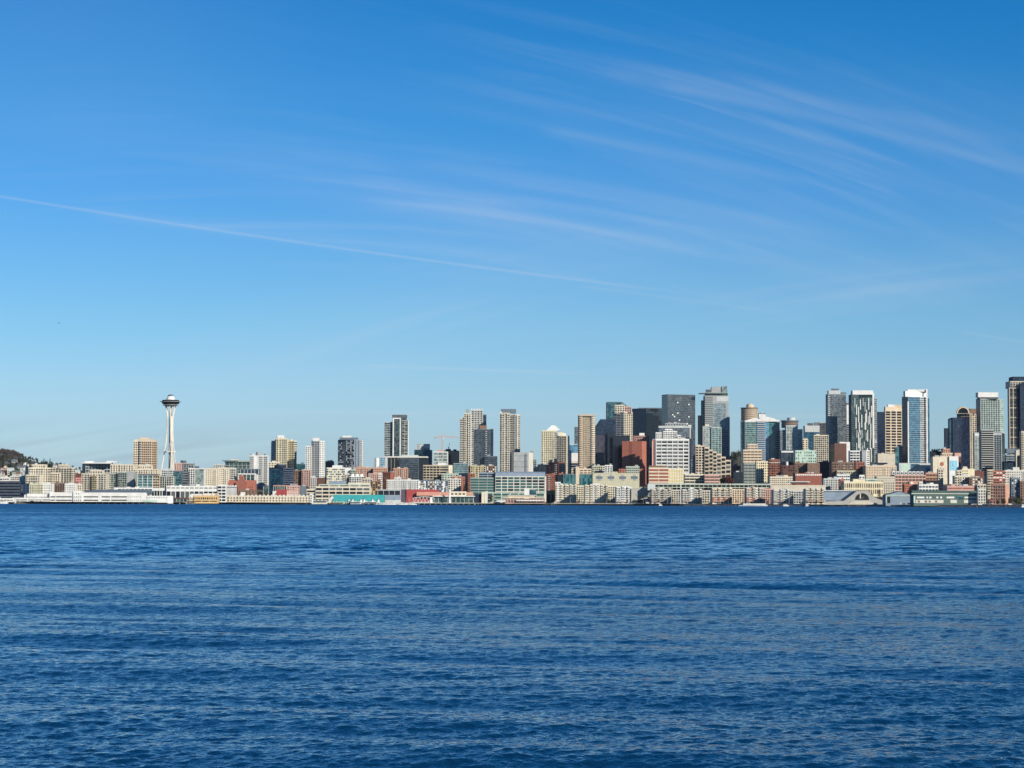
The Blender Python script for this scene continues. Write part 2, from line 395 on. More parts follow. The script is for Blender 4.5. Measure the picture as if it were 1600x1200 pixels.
def gm(name, pw=2.8, ph=3.4):
    key = (name, pw, ph)
    if key in MATS: return MATS[key]
    dk, lt, br, share, rough = GLASS[name]
    m, t = new_mat(name)
    uvn = t.node('ShaderNodeUVMap'); sp = t.node('ShaderNodeSeparateXYZ', i_0=uvn.outputs[0])
    oi = t.node('ShaderNodeObjectInfo')
    fu = t.math('FLOOR', t.math('DIVIDE', sp.outputs[0], pw)); fv = t.math('FLOOR', t.math('DIVIDE', sp.outputs[1], ph))
    cb = t.node('ShaderNodeCombineXYZ', i_0=fu, i_1=fv, i_2=t.math('MULTIPLY', oi.outputs['Random'], 50.0))
    wn = t.node('ShaderNodeTexWhiteNoise', i_Vector=cb.outputs[0])
    cb2 = t.node('ShaderNodeCombineXYZ', i_0=t.math('MULTIPLY', fu, 0.22), i_1=t.math('MULTIPLY', fv, 0.12), i_2=t.math('MULTIPLY', oi.outputs['Random'], 50.0))
    ns = t.node('ShaderNodeTexNoise', i_Vector=cb2.outputs[0], i_Scale=1.0, i_Detail=1.0)
    val = t.math('ADD', t.math('MULTIPLY', wn.outputs[0], 0.5), t.math('MULTIPLY', ns.outputs[0], 0.5))
    col = t.ramp(val, [(0.62-share*0.55, c4(dk)), (0.66-share*0.25, c4(lt)), (0.80, c4([v*1.25 for v in lt])), (0.86, c4(br))])
    p = t.node('ShaderNodeBsdfPrincipled', i_Base_Color=col, i_Roughness=rough, i_IOR=1.6)
    finish(t, p); MATS[key] = m; return m
W_DARK = simple_mat('window_glass', (.010,.014,.018), 0.15, spec=0.3); MATS['w_dark'] = W_DARK
MATS['w_grey'] = simple_mat('window_glass_grey', (.09,.10,.10), 0.2, spec=0.5)
MATS['w_teal'] = simple_mat('window_glass_teal', (.03,.085,.08), 0.15, spec=0.5)
MATS['w_blue'] = simple_mat('window_glass_blue', (.04,.10,.17), 0.15, spec=0.5)
MATS['w_brown'] = simple_mat('window_glass_brown', (.10,.065,.045), 0.25, spec=0.5)
MATS['w_gold'] = simple_mat('window_blind_yellow', (.55,.48,.16), 0.6)
MATS['w_white'] = simple_mat('window_blind_white', (.62,.64,.62), 0.5)
MATS['metal'] = simple_mat('painted_metal', (.42,.44,.45), 0.5)
MATS['roofing'] = simple_mat('roof_membrane', (.23,.23,.22), 0.9, 0.2, 0.2)
MATS['foliage'] = simple_mat('evergreen_foliage', (.020,.040,.018), 0.9, 0.35, 0.6)
MATS['leaf'] = simple_mat('shrub_foliage', (.050,.070,.025), 0.9, 0.35, 0.6)
MATS['twig'] = simple_mat('bare_twigs', (.075,.062,.056), 0.95, 0.3, 0.6)
MATS['russet'] = simple_mat('russet_foliage', (.125,.040,.028), 0.95, 0.3, 0.6)
MATS['bark'] = simple_mat('bark', (.06,.045,.035), 0.95)

def unit2(a, b): d = Vector((b[0]-a[0], b[1]-a[1], 0)); return d.normalized(), d.length
WIN_MESH = {}
class Bd:
    """one building: an Empty at its base, everything else its parts"""
    def __init__(s, label, cat, off, x, name='building', group=None):
        s.D = D0(x) + off; X = slope(x)*s.D; s.zg = ground(X, s.D)
        s.root = empty(name, (X, s.D, s.zg), label, cat, group); s.left = 96; s.bleft = 40; s.spare = {}; s.x = x
    def z(s, py, px=None, dD=0): return zat(s.x if px is None else px, py, s.D+dD)
    def part(s, name, mb, mat): return mb.build(name, wm(mat) if isinstance(mat, str) and (mat in WALLS or mat in GLASS) else (MATS[mat] if isinstance(mat, str) else mat), s.root)
    def sub(s, par, name, mb, mat): return mb.build(name, MATS[mat] if mat in MATS else wm(mat), par)
    def inst(s, name, mesh, loc, rot):
        o = bpy.data.objects.new(name, mesh); COL.objects.link(o); o.parent = s.root
        o.location = Vector(loc) - s.root.location; o.rotation_euler = (0, 0, rot); return o
    def boxmesh(s, name, w, d, h, mat):
        key = (name, round(w, 1), round(d, 2), round(h, 1), mat)
        if key not in WIN_MESH:
            WIN_MESH[key] = MB().obox((0, -d, 0), (w, 0, 0), (0, d, 0), (0, 0, h)).mesh(name, MATS.get(mat) or wm(mat))
        return WIN_MESH[key]
    def foot(s, x0, xc, x1, dD=0, th=28, depth=None):
        D = s.D + dD; k0, kc, k1 = slope(x0), slope(xc), slope(x1); t = R(th)
        if xc <= x0 or xc >= x1:
            p0 = Vector((k0*D, D, 0)); p1 = Vector((k1*D, D, 0)); w = (p1-p0).length
            d = depth or min(max(w*0.8, 8), 34)
            return p0, p0, p1, [p0, p1, p1+Vector((0, d, 0)), p0+Vector((0, d, 0))], 'F'
        C = Vector((kc*D, D, 0))
        if xc-x0 <= x1-xc:
            u_, s_ = Vector((math.cos(t), math.sin(t), 0)), Vector((-math.sin(t), math.cos(t), 0))
        else:
            u_, s_ = Vector((math.sin(t), math.cos(t), 0)), Vector((-math.cos(t), math.sin(t), 0))
        sol = lambda dv, k: (k*C.y - C.x)/(dv.x - k*dv.y)
        p0 = C + s_*sol(s_, k0); p1 = C + u_*sol(u_, k1)
        return p0, C, p1, [p0, C, p1, p0+p1-C], ('L' if xc-x0 <= x1-xc else 'R')
    def blk(s, x0, xc, x1, yt, yb=None, wall='cream', front=(), side=(), dD=0, fh=3.4, base=None, th=28, depth=None, name='wall', par=True, roofm='roofing', units=0, winbot=None):
        p0, C, p1, poly, vis = s.foot(x0, xc, x1, dD, th, depth)
        mx = (x0+x1)/2
        rp = s.root; zt = s.z(yt, mx, dD); zg = min(ground(p.x, p.y) for p in poly) - 1.5
        z0 = zg if base is None else s.z(base, mx, dD)
        s.part(name, MB().prism(poly, z0, zt), wall)
        if par:
            cen = sum(poly, Vector((0,0,0)))/4
            rim = MB()
            for i in range(4):
                a, b = poly[i], poly[(i+1) % 4]; d, L = unit2(a, b); n_ = Vector((d.y, -d.x, 0))
                rim.obox(a + n_*0.12 + Vector((0,0,zt-0.25)), d*L, -n_*0.5, (0,0,0.75))
            s.part('parapet', rim, wall if wall in WALLS else 'darkgrey')
            rp = s.part('roof', MB().prism([cen + (q-cen)*0.985 for q in poly], zt-0.1, zt+0.06), roofm)
        if units and random.random() < .45:
            o = poly[0].lerp(poly[2], random.uniform(.3, .7)); s.sub(rp, 'antenna', MB().tube(o+Vector((0,0,zt)), o+Vector((0,0,zt+random.uniform(3, 6))), .16, .08, 4), 'metal')
        for k in range(units):
            fa, fb = random.uniform(.15, .7), random.uniform(.2, .6)
            o = poly[0].lerp(poly[1], fa).lerp(poly[3].lerp(poly[2], fa), fb); d, _ = unit2(poly[0] if vis != 'R' else p0, poly[1] if vis != 'R' else C)
            L = (p1-p0).length; uw = min(random.uniform(3, 7), L*0.3); ud = random.uniform(2.5, 4.5)
            s.sub(rp, 'roof_unit', MB().obox(o + Vector((0,0,zt)), d*uw, Vector((-d.y, d.x, 0))*ud, (0,0,random.uniform(1.4, 3.0))), random.choice(['lightgrey', 'grey', wall if wall in WALLS else 'grey']))
        zb = zg + 2.5 if yb is None else max(zg + 2.5, s.z(yb + 9, mx, dD))
        if base is not None: zb = max(zb, z0 + 0.4)
        if winbot is not None: zb = s.z(winbot, mx, dD)
        if vis == 'F': faces = [(p0, p1, front)]
        elif vis == 'L': faces = [(p0, C, side), (C, p1, front)]
        else: faces = [(p0, C, front), (C, p1, side)]
        for a, b, st in faces:
            for it in st: s.style(a, b, zb, zt - 0.9, it, fh)
        return poly, zt
    def style(s, a, b, z0, z1, it, fh):
        d, L = unit2(a, b); n_ = Vector((d.y, -d.x, 0)); rot = math.atan2(d.y, d.x)
        kind = it[0]; o = dict(it[-1]) if isinstance(it[-1], dict) else {}
        f0, f1 = o.get('f', (0, 1)); z0, z1 = (z0 + (z1-z0)*o.get('z', (0, 1))[0], z0 + (z1-z0)*o.get('z', (0, 1))[1])
        if 'ytop' in o: z1 = s.z(o['ytop'])
        if 'ybot' in o: z0 = s.z(o['ybot'])
        a2 = a + d*L*f0; L = L*(f1-f0); fh = o.get('fh', fh)
        nz = max(1, int(round((z1-z0)/fh))); ch = (z1-z0)/nz
        P = lambda u_, z_, out=0: a2 + d*u_ + n_*out + Vector((0, 0, z_))
        if kind == 'win':
            _, nx, wr, hr = it[:4]; wr, hr = (wr if wr > .8 else min(.8, wr*1.22)), (hr if hr > .7 else min(.7, hr*1.2)); mat = o.get('m', ['w_dark', 'w_dark', 'w_dark', 'w_grey']); cw = L/nx; nm = o.get('n', 'window')
            mats = mat if isinstance(mat, (list, tuple)) else [mat]
            nx = max(1, min(nx, int(L/3.0))) if (nx >= 4 and wr < .8) else nx; cw = L/nx
            cf = [1.0]*nx; apt = 'apartment' in s.root['category'] and wr < .8 and nx >= 5
            if wr < .7 and nx >= 5: pat = [random.choice((.72, .9, 1.0, 1.22)) for _ in range(random.choice((3, 4, 5)))]; cf = [pat[min(c, nx-1-c) % len(pat)] for c in range(nx)]
            if apt:
                for c in random.sample(range(nx), max(1, nx//4)):
                    bm_ = s.boxmesh('balcony', cw*.9, 1.3, .95, random.choice(('offwhite', 'lightgrey', 'white')))
                    for r in range(nz):
                        if s.bleft > 0: s.bleft -= 1; s.inst('balcony', bm_, P(cw*(c+.05), z0 + ch*r - .1), rot)
            for r in range(nz-1, -1, -1):
                for c in range(nx):
                    if o.get('skip', 0) and random.random() < o['skip']: continue
                    wc = min(.94, wr*cf[c]); u0 = cw*(c + (1-wc)/2); zz = z0 + ch*(r + (1-hr)/2); mt = random.choice(mats)
                    if s.left > 0:
                        s.left -= 1
                        s.inst(nm, s.boxmesh(nm, cw*wc, 0.36, ch*hr, mt), P(u0, zz), rot)
                    else:
                        s.spare.setdefault(mt, MB()).obox(P(u0, zz), d*(cw*wc), n_*0.36, (0, 0, ch*hr))
        elif kind == 'curt':
            mat = it[1]; mb = MB().obox(P(0.3, z0), d*(L-0.6), n_*0.15, (0, 0, z1-z0))
            mb.v = mb.v; s.part('glass_wall', mb, gm(mat, o.get('pw', 2.8), ch))
            lm = o.get('lines')
            if lm:
                th_ = o.get('lt', 0.7); sp = MB()
                for r in range(nz+1): sp.obox(P(0.3, z0 + ch*r - th_/2, 0.0), d*(L-0.6), n_*0.27, (0, 0, th_))
                s.part('floor_edge', sp, lm)
            mu = o.get('mull')
            if mu:
                k = max(1, int(o.get('mn', round(L/6)))); sp = MB(); mw = o.get('mw', 0.5)
                for r in range(k+1): sp.obox(P(0.3 + (L-0.6-mw)*r/k, z0), d*mw, n_*0.34, (0, 0, z1-z0))
                s.part('mullion', sp, mu)
        elif kind == 'balc':
            mat = it[1]; dep = o.get('d', 1.7); hh = o.get('h', 1.15); pm = s.boxmesh('balcony', L, dep, hh, mat)
            for r in range(nz): s.inst('balcony', pm, P(0, z0 + ch*r), rot)
        elif kind == 'fins':
            _, nx, fw = it[:3]; mat = o.get('m', 'white'); dep = o.get('d', 0.6)
            pm = s.boxmesh('fin', fw, dep, z1-z0, mat)
            for c in range(nx+1): s.inst(o.get('n', 'fin'), pm, P((L-fw)*c/max(nx, 1), z0), rot)
        elif kind == 'panel':
            s.part(o.get('n', 'wall_panel'), MB().obox(P(0, z0), d*L, n_*o.get('d', 0.22), (0, 0, z1-z0)), it[1])
        elif kind == 'band':          # horizontal bands round the storeys, one part each
            mat = it[1]; hh = it[2]; pm = s.boxmesh('floor_band', L, o.get('d', 0.4), hh, mat)
            for r in range(nz+1): s.inst('floor_band', pm, P(0, z0 + ch*r - hh/2), rot)
    def cyl(s, x0, x1, yt, base=None, wall='tan', dD=0, front=(), fh=3.4, cap=None, name='wall', bands=None, seg=28, yb=None, squash=1.0):
        D = s.D + dD; X0, X1 = slope(x0)*D, slope(x1)*D; r = (X1-X0)/2; cx, cy = (X0+X1)/2, D + r
        zt = zat((x0+x1)/2, yt, D); zb = ground(cx, cy)-1.5 if base is None else zat((x0+x1)/2, base, D)
        s.part(name, MB().lathe(cx, cy, [(r, zb), (r, zt)], seg), wall)
        if bands:
            mat, hh, rr = bands; zlo = zb if yb is None else zat((x0+x1)/2, yb, D); nz = max(1, int((zt-zlo)/fh)); mb = MB()
            for k in range(nz): mb.lathe(cx, cy, [(r+rr, zlo+(k+.3)*(zt-zlo)/nz), (r+rr, zlo+(k+.3)*(zt-zlo)/nz+hh)], seg)
            s.part('window_ring', mb, mat)
        return cx, cy, r, zt
    def gable(s, x0, x1, ye, yr, base_y=None, wall='white', roof='red', dD=0, depth=20, axis='x', over=0.4, y_base=None):
        """gabled block; axis 'x': ridge runs across the view"""
        D = s.D + dD; X0, X1 = slope(x0)*D, slope(x1)*D; mx = (x0+x1)/2
        ze, zr = zat(mx, ye, D), zat(mx, yr, D); zb = ground((X0+X1)/2, D)-1.5 if base_y is None else zat(mx, base_y, D)
        Y0, Y1 = D, D+depth; w = MB().prism([Vector((X0,Y0,0)), Vector((X1,Y0,0)), Vector((X1,Y1,0)), Vector((X0,Y1,0))], zb, ze, top=False); r = MB(); t = 0.3; ov = over
        if axis == 'x':
            ym = (Y0+Y1)/2
            w.tri((X0,Y0,ze),(X0,ym,zr),(X0,Y1,ze)).tri((X1,Y0,ze),(X1,Y1,ze),(X1,ym,zr))
            for ya, sgn in ((Y0-ov, 1), (Y1+ov, -1)):
                zz = ze - (zr-ze)*ov/(ym-Y0)
                q = [(X0-ov, ya, zz), (X1+ov, ya, zz), (X1+ov, ym, zr), (X0-ov, ym, zr)]
                if sgn < 0: q = [q[1], q[0], q[3], q[2]]
                r.quad(*[Vector(p)+Vector((0,0,t)) for p in q]); r.quad(*[Vector(p) for p in reversed(q)]); r.quad(Vector(q[0]), Vector(q[1]), Vector(q[1])+Vector((0,0,t)), Vector(q[0])+Vector((0,0,t)))
        else:
            xm = (X0+X1)/2
            w.tri((X0,Y0,ze),(X1,Y0,ze),(xm,Y0,zr)).tri((X0,Y1,ze),(xm,Y1,zr),(X1,Y1,ze))
            for xa, sgn in ((X0-ov, 1), (X1+ov, -1)):
                zz = ze - (zr-ze)*ov/(xm-X0)
                q = [(xa, Y0-ov, zz), (xm, Y0-ov, zr), (xm, Y1+ov, zr), (xa, Y1+ov, zz)]
                if sgn < 0: q = q[::-1]
                r.quad(*[Vector(p)+Vector((0,0,t)) for p in q]); r.quad(*[Vector(p) for p in reversed(q)])
                a_, b_ = Vector(q[0]), Vector(q[1]); 
                if sgn < 0: a_, b_ = Vector(q[2]), Vector(q[3])
                r.quad(a_, b_, b_+Vector((0,0,t)), a_+Vector((0,0,t)))
        s.part('wall', w, wall); s.part('roof', r, roof)
    def face(s, x0, x1, yt, yb, items, dD=-0.05, fh=3.4):
        """extra windows or trim on a face towards the camera, from pixel extents"""
        D = s.D + dD; a = Vector((slope(x0)*D, D, 0)); b = Vector((slope(x1)*D, D, 0)); mx = (x0+x1)/2
        for it in items: s.style(a, b, zat(mx, yb, D), zat(mx, yt, D), it, fh)
    def bx(s, name, x0, x1, yt, yb, mat, dD=-0.3, depth=0.3):
        D = s.D + dD; X0, X1 = slope(x0)*D, slope(x1)*D; m = (x0+x1)/2; z1 = zat(m, yt, D); z0 = zat(m, yb, D) if yb is not None else ground((X0+X1)/2, D)-1
        return s.part(name, MB().box(X0, D, z0, X1, D+depth, z1), mat)
    def end(s):
        for mt, mb in s.spare.items():
            o = s.part('window', mb, MATS.get(mt) or wm(mt)); o['kind'] = 'stuff'
        s.spare = {}
def Wn(nx, wr=.6, hr=.5, **k): return ('win', nx, wr, hr, k)
def Cu(m, lines=None, mull=None, **k): k.update(lines=lines, mull=mull); return ('curt', m, k)
def Ba(m, f0=0, f1=1, **k): k['f'] = (f0, f1); return ('balc', m, k)
def Fi(n, w, **k): return ('fins', n, w, k)
def Pa(m, f0=0, f1=1, **k): k['f'] = (f0, f1); return ('panel', m, k)
def Bn(m, h, **k): return ('band', m, h, k)

def simple(label, cat, off, x0, xc, x1, yt, yb, wall, front=(), side=(), fh=3.4, name='building', units=2, group=None, **k):
    b = Bd(label, cat, off, xc, name, group); b.blk(x0, xc, x1, yt, yb, wall, front, side, fh=fh, units=units, **k); b.end(); return b

# ------------------------------------------------------------------ trees
def conifer_mesh(h=14, seed=1):
    r = random.Random(seed); mb = MB()
    for k in range(420):
        t = r.random()**0.8; z = h*(0.12 + 0.88*(1-t)); rad = (0.24*h*t + 0.25)*r.uniform(.35, 1.05); a = r.uniform(0, 6.283)
        c = Vector((rad*math.cos(a), rad*math.sin(a), z - 0.12*rad)); w = r.uniform(.5, 1.0)*(0.5+0.5*t)
        out = Vector((math.cos(a), math.sin(a), -0.35)); sd_ = Vector((-math.sin(a), math.cos(a), r.uniform(-.3,.3)))
        mb.quad(c-out*w*.6-sd_*w*.5, c+out*w-sd_*w*.3, c+out*w+sd_*w*.3, c-out*w*.6+sd_*w*.5)
    return mb
def crown_mesh(h=9, wd=7, n=520, seed=1, leaf=.55, hollow=.35, z0=.28):
    r = random.Random(seed); mb = MB(); cl = []
    for k in range(11):
        a = r.uniform(0, 6.283); q = r.uniform(.1, .62); cl.append((Vector((wd/2*q*math.cos(a), wd/2*q*math.sin(a), h*r.uniform(z0+.1, .86))), wd*r.uniform(.16, .27)))
    for k in range(n):
        c0, rr = r.choice(cl); d = Vector((r.gauss(0,1), r.gauss(0,1), r.gauss(0,1))).normalized()
        c = c0 + d*rr*r.uniform(hollow, 1.08); a = Vector((r.gauss(0,1), r.gauss(0,1), r.gauss(0,1))).normalized(); b_ = a.cross(d).normalized() if a.cross(d).length > .1 else a.orthogonal()
        w = leaf*r.uniform(.5, 1.3); a = b_.cross(d).normalized()
        mb.quad(c-a*w-b_*w*.6, c+a*w*.8-b_*w*.7, c+a*w+b_*w*.6, c-a*w*.7+b_*w*.8)
    return mb
def limbs_mesh(h, wd, n, seed, r0=.28):
    r = random.Random(seed); mb = MB().tube((0,0,-.6), (0,0,h*.45), r0, r0*.6)
    for k in range(n):
        a = r.uniform(0, 6.283); z = h*r.uniform(.25, .45); p = Vector((0,0,z)); q = Vector((wd*.3*math.cos(a), wd*.3*math.sin(a), h*r.uniform(.6, .85)))
        mb.tube(p, q, r0*.4, r0*.15, 4); 
        for j in range(3): e = q + Vector((r.uniform(-1,1), r.uniform(-1,1), r.uniform(.2, 1)))*wd*.18; mb.tube(p.lerp(q, r.uniform(.5, .9)), e, r0*.15, .03, 3)
    return mb
TREES = {}
def tree_kind(kind):
    if kind in TREES: return TREES[kind]
    if kind.startswith('conifer'):
        sd_ = 3 if kind == 'conifer' else 8; cr = conifer_mesh(14, sd_).mesh('crown', MATS['foliage']); tr = MB().tube((0,0,-.8), (0,0,12.5), .35, .06).mesh('trunk', MATS['bark'])
    elif kind == 'bare': cr = crown_mesh(10, 9, 900, 5, .34, .1).mesh('crown', MATS['twig']); tr = limbs_mesh(10, 8, 9, 5).mesh('trunk', MATS['bark'])
    elif kind == 'bare_small': cr = crown_mesh(8, 5, 300, 9, .22, .1).mesh('crown', MATS['twig']); tr = limbs_mesh(8, 5, 7, 9, .18).mesh('trunk', MATS['bark'])
    elif kind == 'russet': cr = crown_mesh(14, 15, 900, 12, .5, .15, .15).mesh('crown', MATS['russet']); tr = limbs_mesh(14, 14, 10, 12, .4).mesh('trunk', MATS['bark'])
    else: cr = crown_mesh(9, 8, 560, 15, .45, .3, .12).mesh('crown', MATS['leaf']); tr = limbs_mesh(9, 7, 6, 15).mesh('trunk', MATS['bark'])
    TREES[kind] = (cr, tr); return TREES[kind]
def tree(kind, px, off, scale, label, group, name=None, z=None, dz=0):
    Y = D0(px) + off; X = slope(px)*Y; cr, tr = tree_kind(kind)
    o = empty(name or {'conifer': 'conifer_tree', 'conifer2': 'conifer_tree', 'green': 'leafy_tree', 'russet': 'russet_tree'}.get(kind, 'bare_tree'), (X, Y, (ground(X, Y) if z is None else z)+dz), label, 'tree', group)
    o.rotation_euler = (0, 0, random.uniform(0, 6.28)); o.scale = (scale, scale, scale*random.uniform(.9, 1.12))
    for nm, me in (('crown', cr), ('trunk', tr)):
        c = bpy.data.objects.new(nm, me); COL.objects.link(c); c.parent = o
    return o
# ================================================================== THE CITY, from left to right (numbers are photo pixels)
AT, OT, BL = 'apartment tower', 'office tower', 'building'
T_, O_, B_ = 'apartment_tower', 'office_tower', 'building'
# ---- far left: hillside houses
HOUSES = [(-14,6,733,728,'pink','slate',1150,'pink hillside house with a slate roof at the left edge'), (6,13,724,721,'white','darkgrey',1300,'white boxy house just under the hilltop wood'),
 (17,25,722,718,'beige','slate',1330,'tall beige gabled house below the dark wood'), (36,43,725,722,'white','greenroof',1300,'white house high on the hillside beside tall conifers'),
 (11,20,735,731,'white','lightgrey',1050,'white house with pale roof midway up the left hill'), (18,30,738,735,'offwhite','greenroof',1000,'long off-white house with grey-green roof on the left hill'),
 (30,36,737,733,'lightgrey','grey',1040,'small grey house right of the long off-white hillside house'), (26,34,729,727,'grey','darkgrey',1180,'grey house among shrubs under the hilltop wood'),
 (0,5,741,737,'sand','brown',950,'sand coloured house at the foot of the left hill'), (44,51,728,725,'tan','darkgrey',1350,'small tan house at the end of the hill ridge'),
 (116,123,737,734,'white','lightgrey',620,'small white house above the red barn-like building'), (-22,-14,730,726,'cream','brown',1180,'cream hillside house with a brown roof just outside the left edge'), (5,11,730,727,'beige','brown',1150,'beige house with a brown roof between two white hillside houses'), (31,37,731,728.5,'white','slate',1120,'small white slate-roofed house above the little grey one'), (42,49,736,733,'cream','terracotta',950,'cream house with a tiled roof low on the right of the hill'), (52,59,733,731,'white','grey',1050,'white house peeping over the left stepped tower'), (-8,1,739,735,'lightgrey','slate',930,'light grey slate-roofed house at the extreme left hill foot'), (24,31,741,738,'white','brown',900,'white brown-roofed house at the bottom of the hillside'), (57,63,729,727,'tan','slate',1250,'tan house beside the group of dark ridge conifers'),
 (82,87,728,726,'white','grey',1100,'tiny white house on the skyline between the two cream stepped towers')]
for i, (x0,x1,ye,yr,wl,rf,off,lab) in enumerate(HOUSES):
    b = Bd(lab, 'house', off, (x0+x1)/2, 'house', 'houses on the hillside')
    b.gable(x0, x1, ye, yr, wall=wl, roof=rf, depth=11, axis='x' if i % 3 else 'y')
    b.face(x0+.6, x1-.6, ye+.7, ye+6, [Wn(max(2, int((x1-x0)/2.6)), .5, .5)], fh=3.2); b.end()
for k, (x0, x1, yt, off, lab) in enumerate([(0,14,746,520,'low white flat-roofed block behind the black ribbon-window building'), (15,30,744,540,'low white block with a yellowish upper floor right of its twin'), (30,39,745,500,'plain light grey windowless block left of the cream stepped tower')]):
    simple(lab, BL, off, x0, x0, x1, yt, 758, ['white','offwhite','lightgrey'][k], [Wn(4,.6,.45,z=(.3,1))] if k < 2 else [], units=2)
# ---- black ribbon building
b = Bd('black glass low-rise with white floor stripes at the left edge', 'office building', 170, 10, 'office_building')
b.blk(-30, 31, 33, 752, 772, 'navy', [Cu('g_navy'), Bn('lightgrey', .55)], [Cu('g_navy')], fh=4.6, name='wall', depth=30); b.end()
# ---- stepped cream towers
b = Bd('cream stepped apartment tower, left one of a matching pair near the hill', AT, 420, 60, T_)
b.blk(39, 44, 78, 731, 760, 'cream', [Wn(9,.5,.55)], [Wn(2,.6,.5)], th=20)
b.blk(49, 49, 70, 726, 731, 'cream', [Wn(6,.4,.5)], dD=6, base=731, units=1)
b.blk(40, 40, 62, 742, 762, 'cream', [Wn(6,.5,.55)], dD=-10, units=1); b.end()
b = Bd('cream stepped apartment tower, right one of a matching pair near the hill', AT, 430, 97, T_)
b.blk(78, 112, 117, 731, 757, 'cream', [Wn(8,.5,.55)], [Wn(2,.5,.6)], th=20)
b.blk(90, 90, 106, 726, 731, 'beige', [Wn(5,.4,.5)], dD=6, base=731, units=2)
b.blk(79, 79, 93, 739, 757, 'cream', [Wn(4,.5,.55)], dD=-9, units=1); b.end()
simple('low white and olive apartment block below the left stepped tower', BL, 230, 36, 46, 66, 756, 772, 'olive', [Wn(6,.45,.7)], [Pa('white'), Wn(2,.3,.4)], depth=20)
simple('white cube-like block with small square windows, left of the dark brick one', BL, 240, 65, 65, 82, 756, 770, 'white', [Wn(6,.35,.35)])
simple('dark brown brick block squeezed between two white cubes', BL, 250, 82, 82, 101, 755, 770, 'brown', [Wn(5,.5,.7)], roofm='terracotta')
simple('white cube-like block with small square windows, right of the dark brick one', BL, 235, 101, 101, 118, 756, 769, 'white', [Wn(6,.35,.35)])
simple('narrow cream block right of the second white cube', BL, 238, 118.3, 118.3, 127, 757, 769, 'cream', [Wn(3,.4,.6)])
b = Bd('small barn-red building beside the stepped cream tower', BL, 520, 122, B_); b.gable(117, 127, 745, 740, wall='red', roof='darkbrick', depth=14); b.face(118,126,746,753,[Wn(3,.35,.4,m='w_white')]); b.end()
b = Bd('wide glass-fronted block with a thin white overhanging roof slab', 'office building', 620, 150, 'office_building')
b.blk(128, 133, 172, 724, 742, 'darkgrey', [Cu('g_slate', 'lightgrey', 'lightgrey', mn=8)], [Cu('g_green')], fh=5, par=False)
b.bx('roof_slab', 127, 172, 722.6, 724.2, 'white', dD=-6, depth=34); b.bx('roof_unit', 132, 145, 720.6, 722.6, 'white', dD=3, depth=8); b.bx('roof_unit', 166, 181, 720.3, 722.6, 'white', dD=3, depth=8); b.end()
simple('cream block with tall narrow windows right of the white-roofed glass block', BL, 560, 172, 172, 208, 726, 740, 'cream', [Wn(9,.4,.6)], units=3)
b = Bd('grey-cream stepped apartment block with an olive central bay', 'apartment block', 330, 146, 'apartment_block')
b.blk(127, 127, 166, 740, 766, 'beige', [Wn(9,.5,.55)], units=2); b.blk(140, 140, 160, 735, 740, 'cream', [Wn(5,.5,.5)], base=740, dD=4, units=1)
b.blk(142, 142, 150, 743, 760, 'ochre', [Wn(3,.6,.6)], dD=-4, par=False); b.end()
simple('grey-green apartment block with dark window stacks left of the tan tower', 'apartment block', 340, 166, 166, 184, 740, 766, 'greygreen', [Wn(5,.55,.6)], units=2)
simple('grey-green glass-bayed apartment block with a plain grey right half', 'apartment block', 320, 184, 184, 209, 738, 766, 'greygreen', [Wn(6,.6,.7,f=(0,.55)), Pa('grey',.6,1)], units=2)
# ---- tan tower
b = Bd('tan eight-sided apartment tower left of the saucer-topped observation tower', AT, 640, 225, T_)
b.blk(207.5, 207.5, 217, 689, 728, 'cream', [Wn(3,.5,.45,m='w_brown')], fh=3.9, dD=3); b.blk(217, 217, 236, 689, 728, 'sand', [Wn(7,.62,.55,m='w_brown')], fh=3.9)
b.blk(236, 236, 244.4, 689.5, 728, 'tan', [Wn(4,.6,.55,m='w_brown')], fh=3.9, dD=5)
b.blk(209, 209, 241, 686.5, 689, 'beige', [], base=689.5, dD=7, depth=16); b.blk(218, 218, 232, 684, 687, 'sand', [], base=687, dD=10, depth=8); b.end()
b = Bd('cream stepped block standing in front of the tan tower', 'apartment block', 420, 225, 'apartment_block')
b.blk(208, 208, 246, 733, 760, 'cream', [Wn(10,.35,.5)], units=2); b.blk(215, 215, 236, 727, 733, 'cream', [Wn(6,.4,.5)], base=733, dD=5, units=3); b.end()
b = Bd('teal glass building framed in cream, below the tan tower', 'office building', 260, 232, 'office_building')
b.blk(214, 214, 239, 742, 764, 'offwhite', [Cu('g_teal','lightgrey','offwhite',mn=3,mw=1.0)], fh=4.2, roofm='darkgrey'); b.blk(239, 239, 249, 742, 764, 'tan', [Wn(3,.6,.5)], fh=4.2)
b.bx('roof_edge', 216, 247, 740.6, 742.2, 'darkgrey', dD=-1.5, depth=20); b.end()
simple('grey-green apartment block with tall frames below the observation tower', 'apartment block', 270, 249.5, 249.5, 271, 744, 764, 'greygreen', [Wn(6,.6,.7), Fi(6,.7,m='offwhite')], units=2)
simple('white flat-topped pavilion at the foot of the observation tower', BL, 560, 252, 252, 272, 734, 742, 'lightgrey', [Wn(6,.5,.5)], units=3)
b = Bd('small pink block just right of the observation tower legs', BL, 540, 277, B_); b.blk(272, 272, 283, 724, 738, 'pink', [Wn(3,.4,.4)], units=1); b.end()
b = Bd('grey glazed building with a dark domed rooftop right of the small pink block', BL, 590, 290, B_)
b.blk(283, 283, 302, 724, 740, 'grey', [Wn(5,.6,.6)]); b.cyl(281, 290, 719.5, 724, 'darkgrey', dD=5); b.end()
b = Bd('dark teal glass box in front of the small pink block', 'office building', 300, 280, 'office_building')
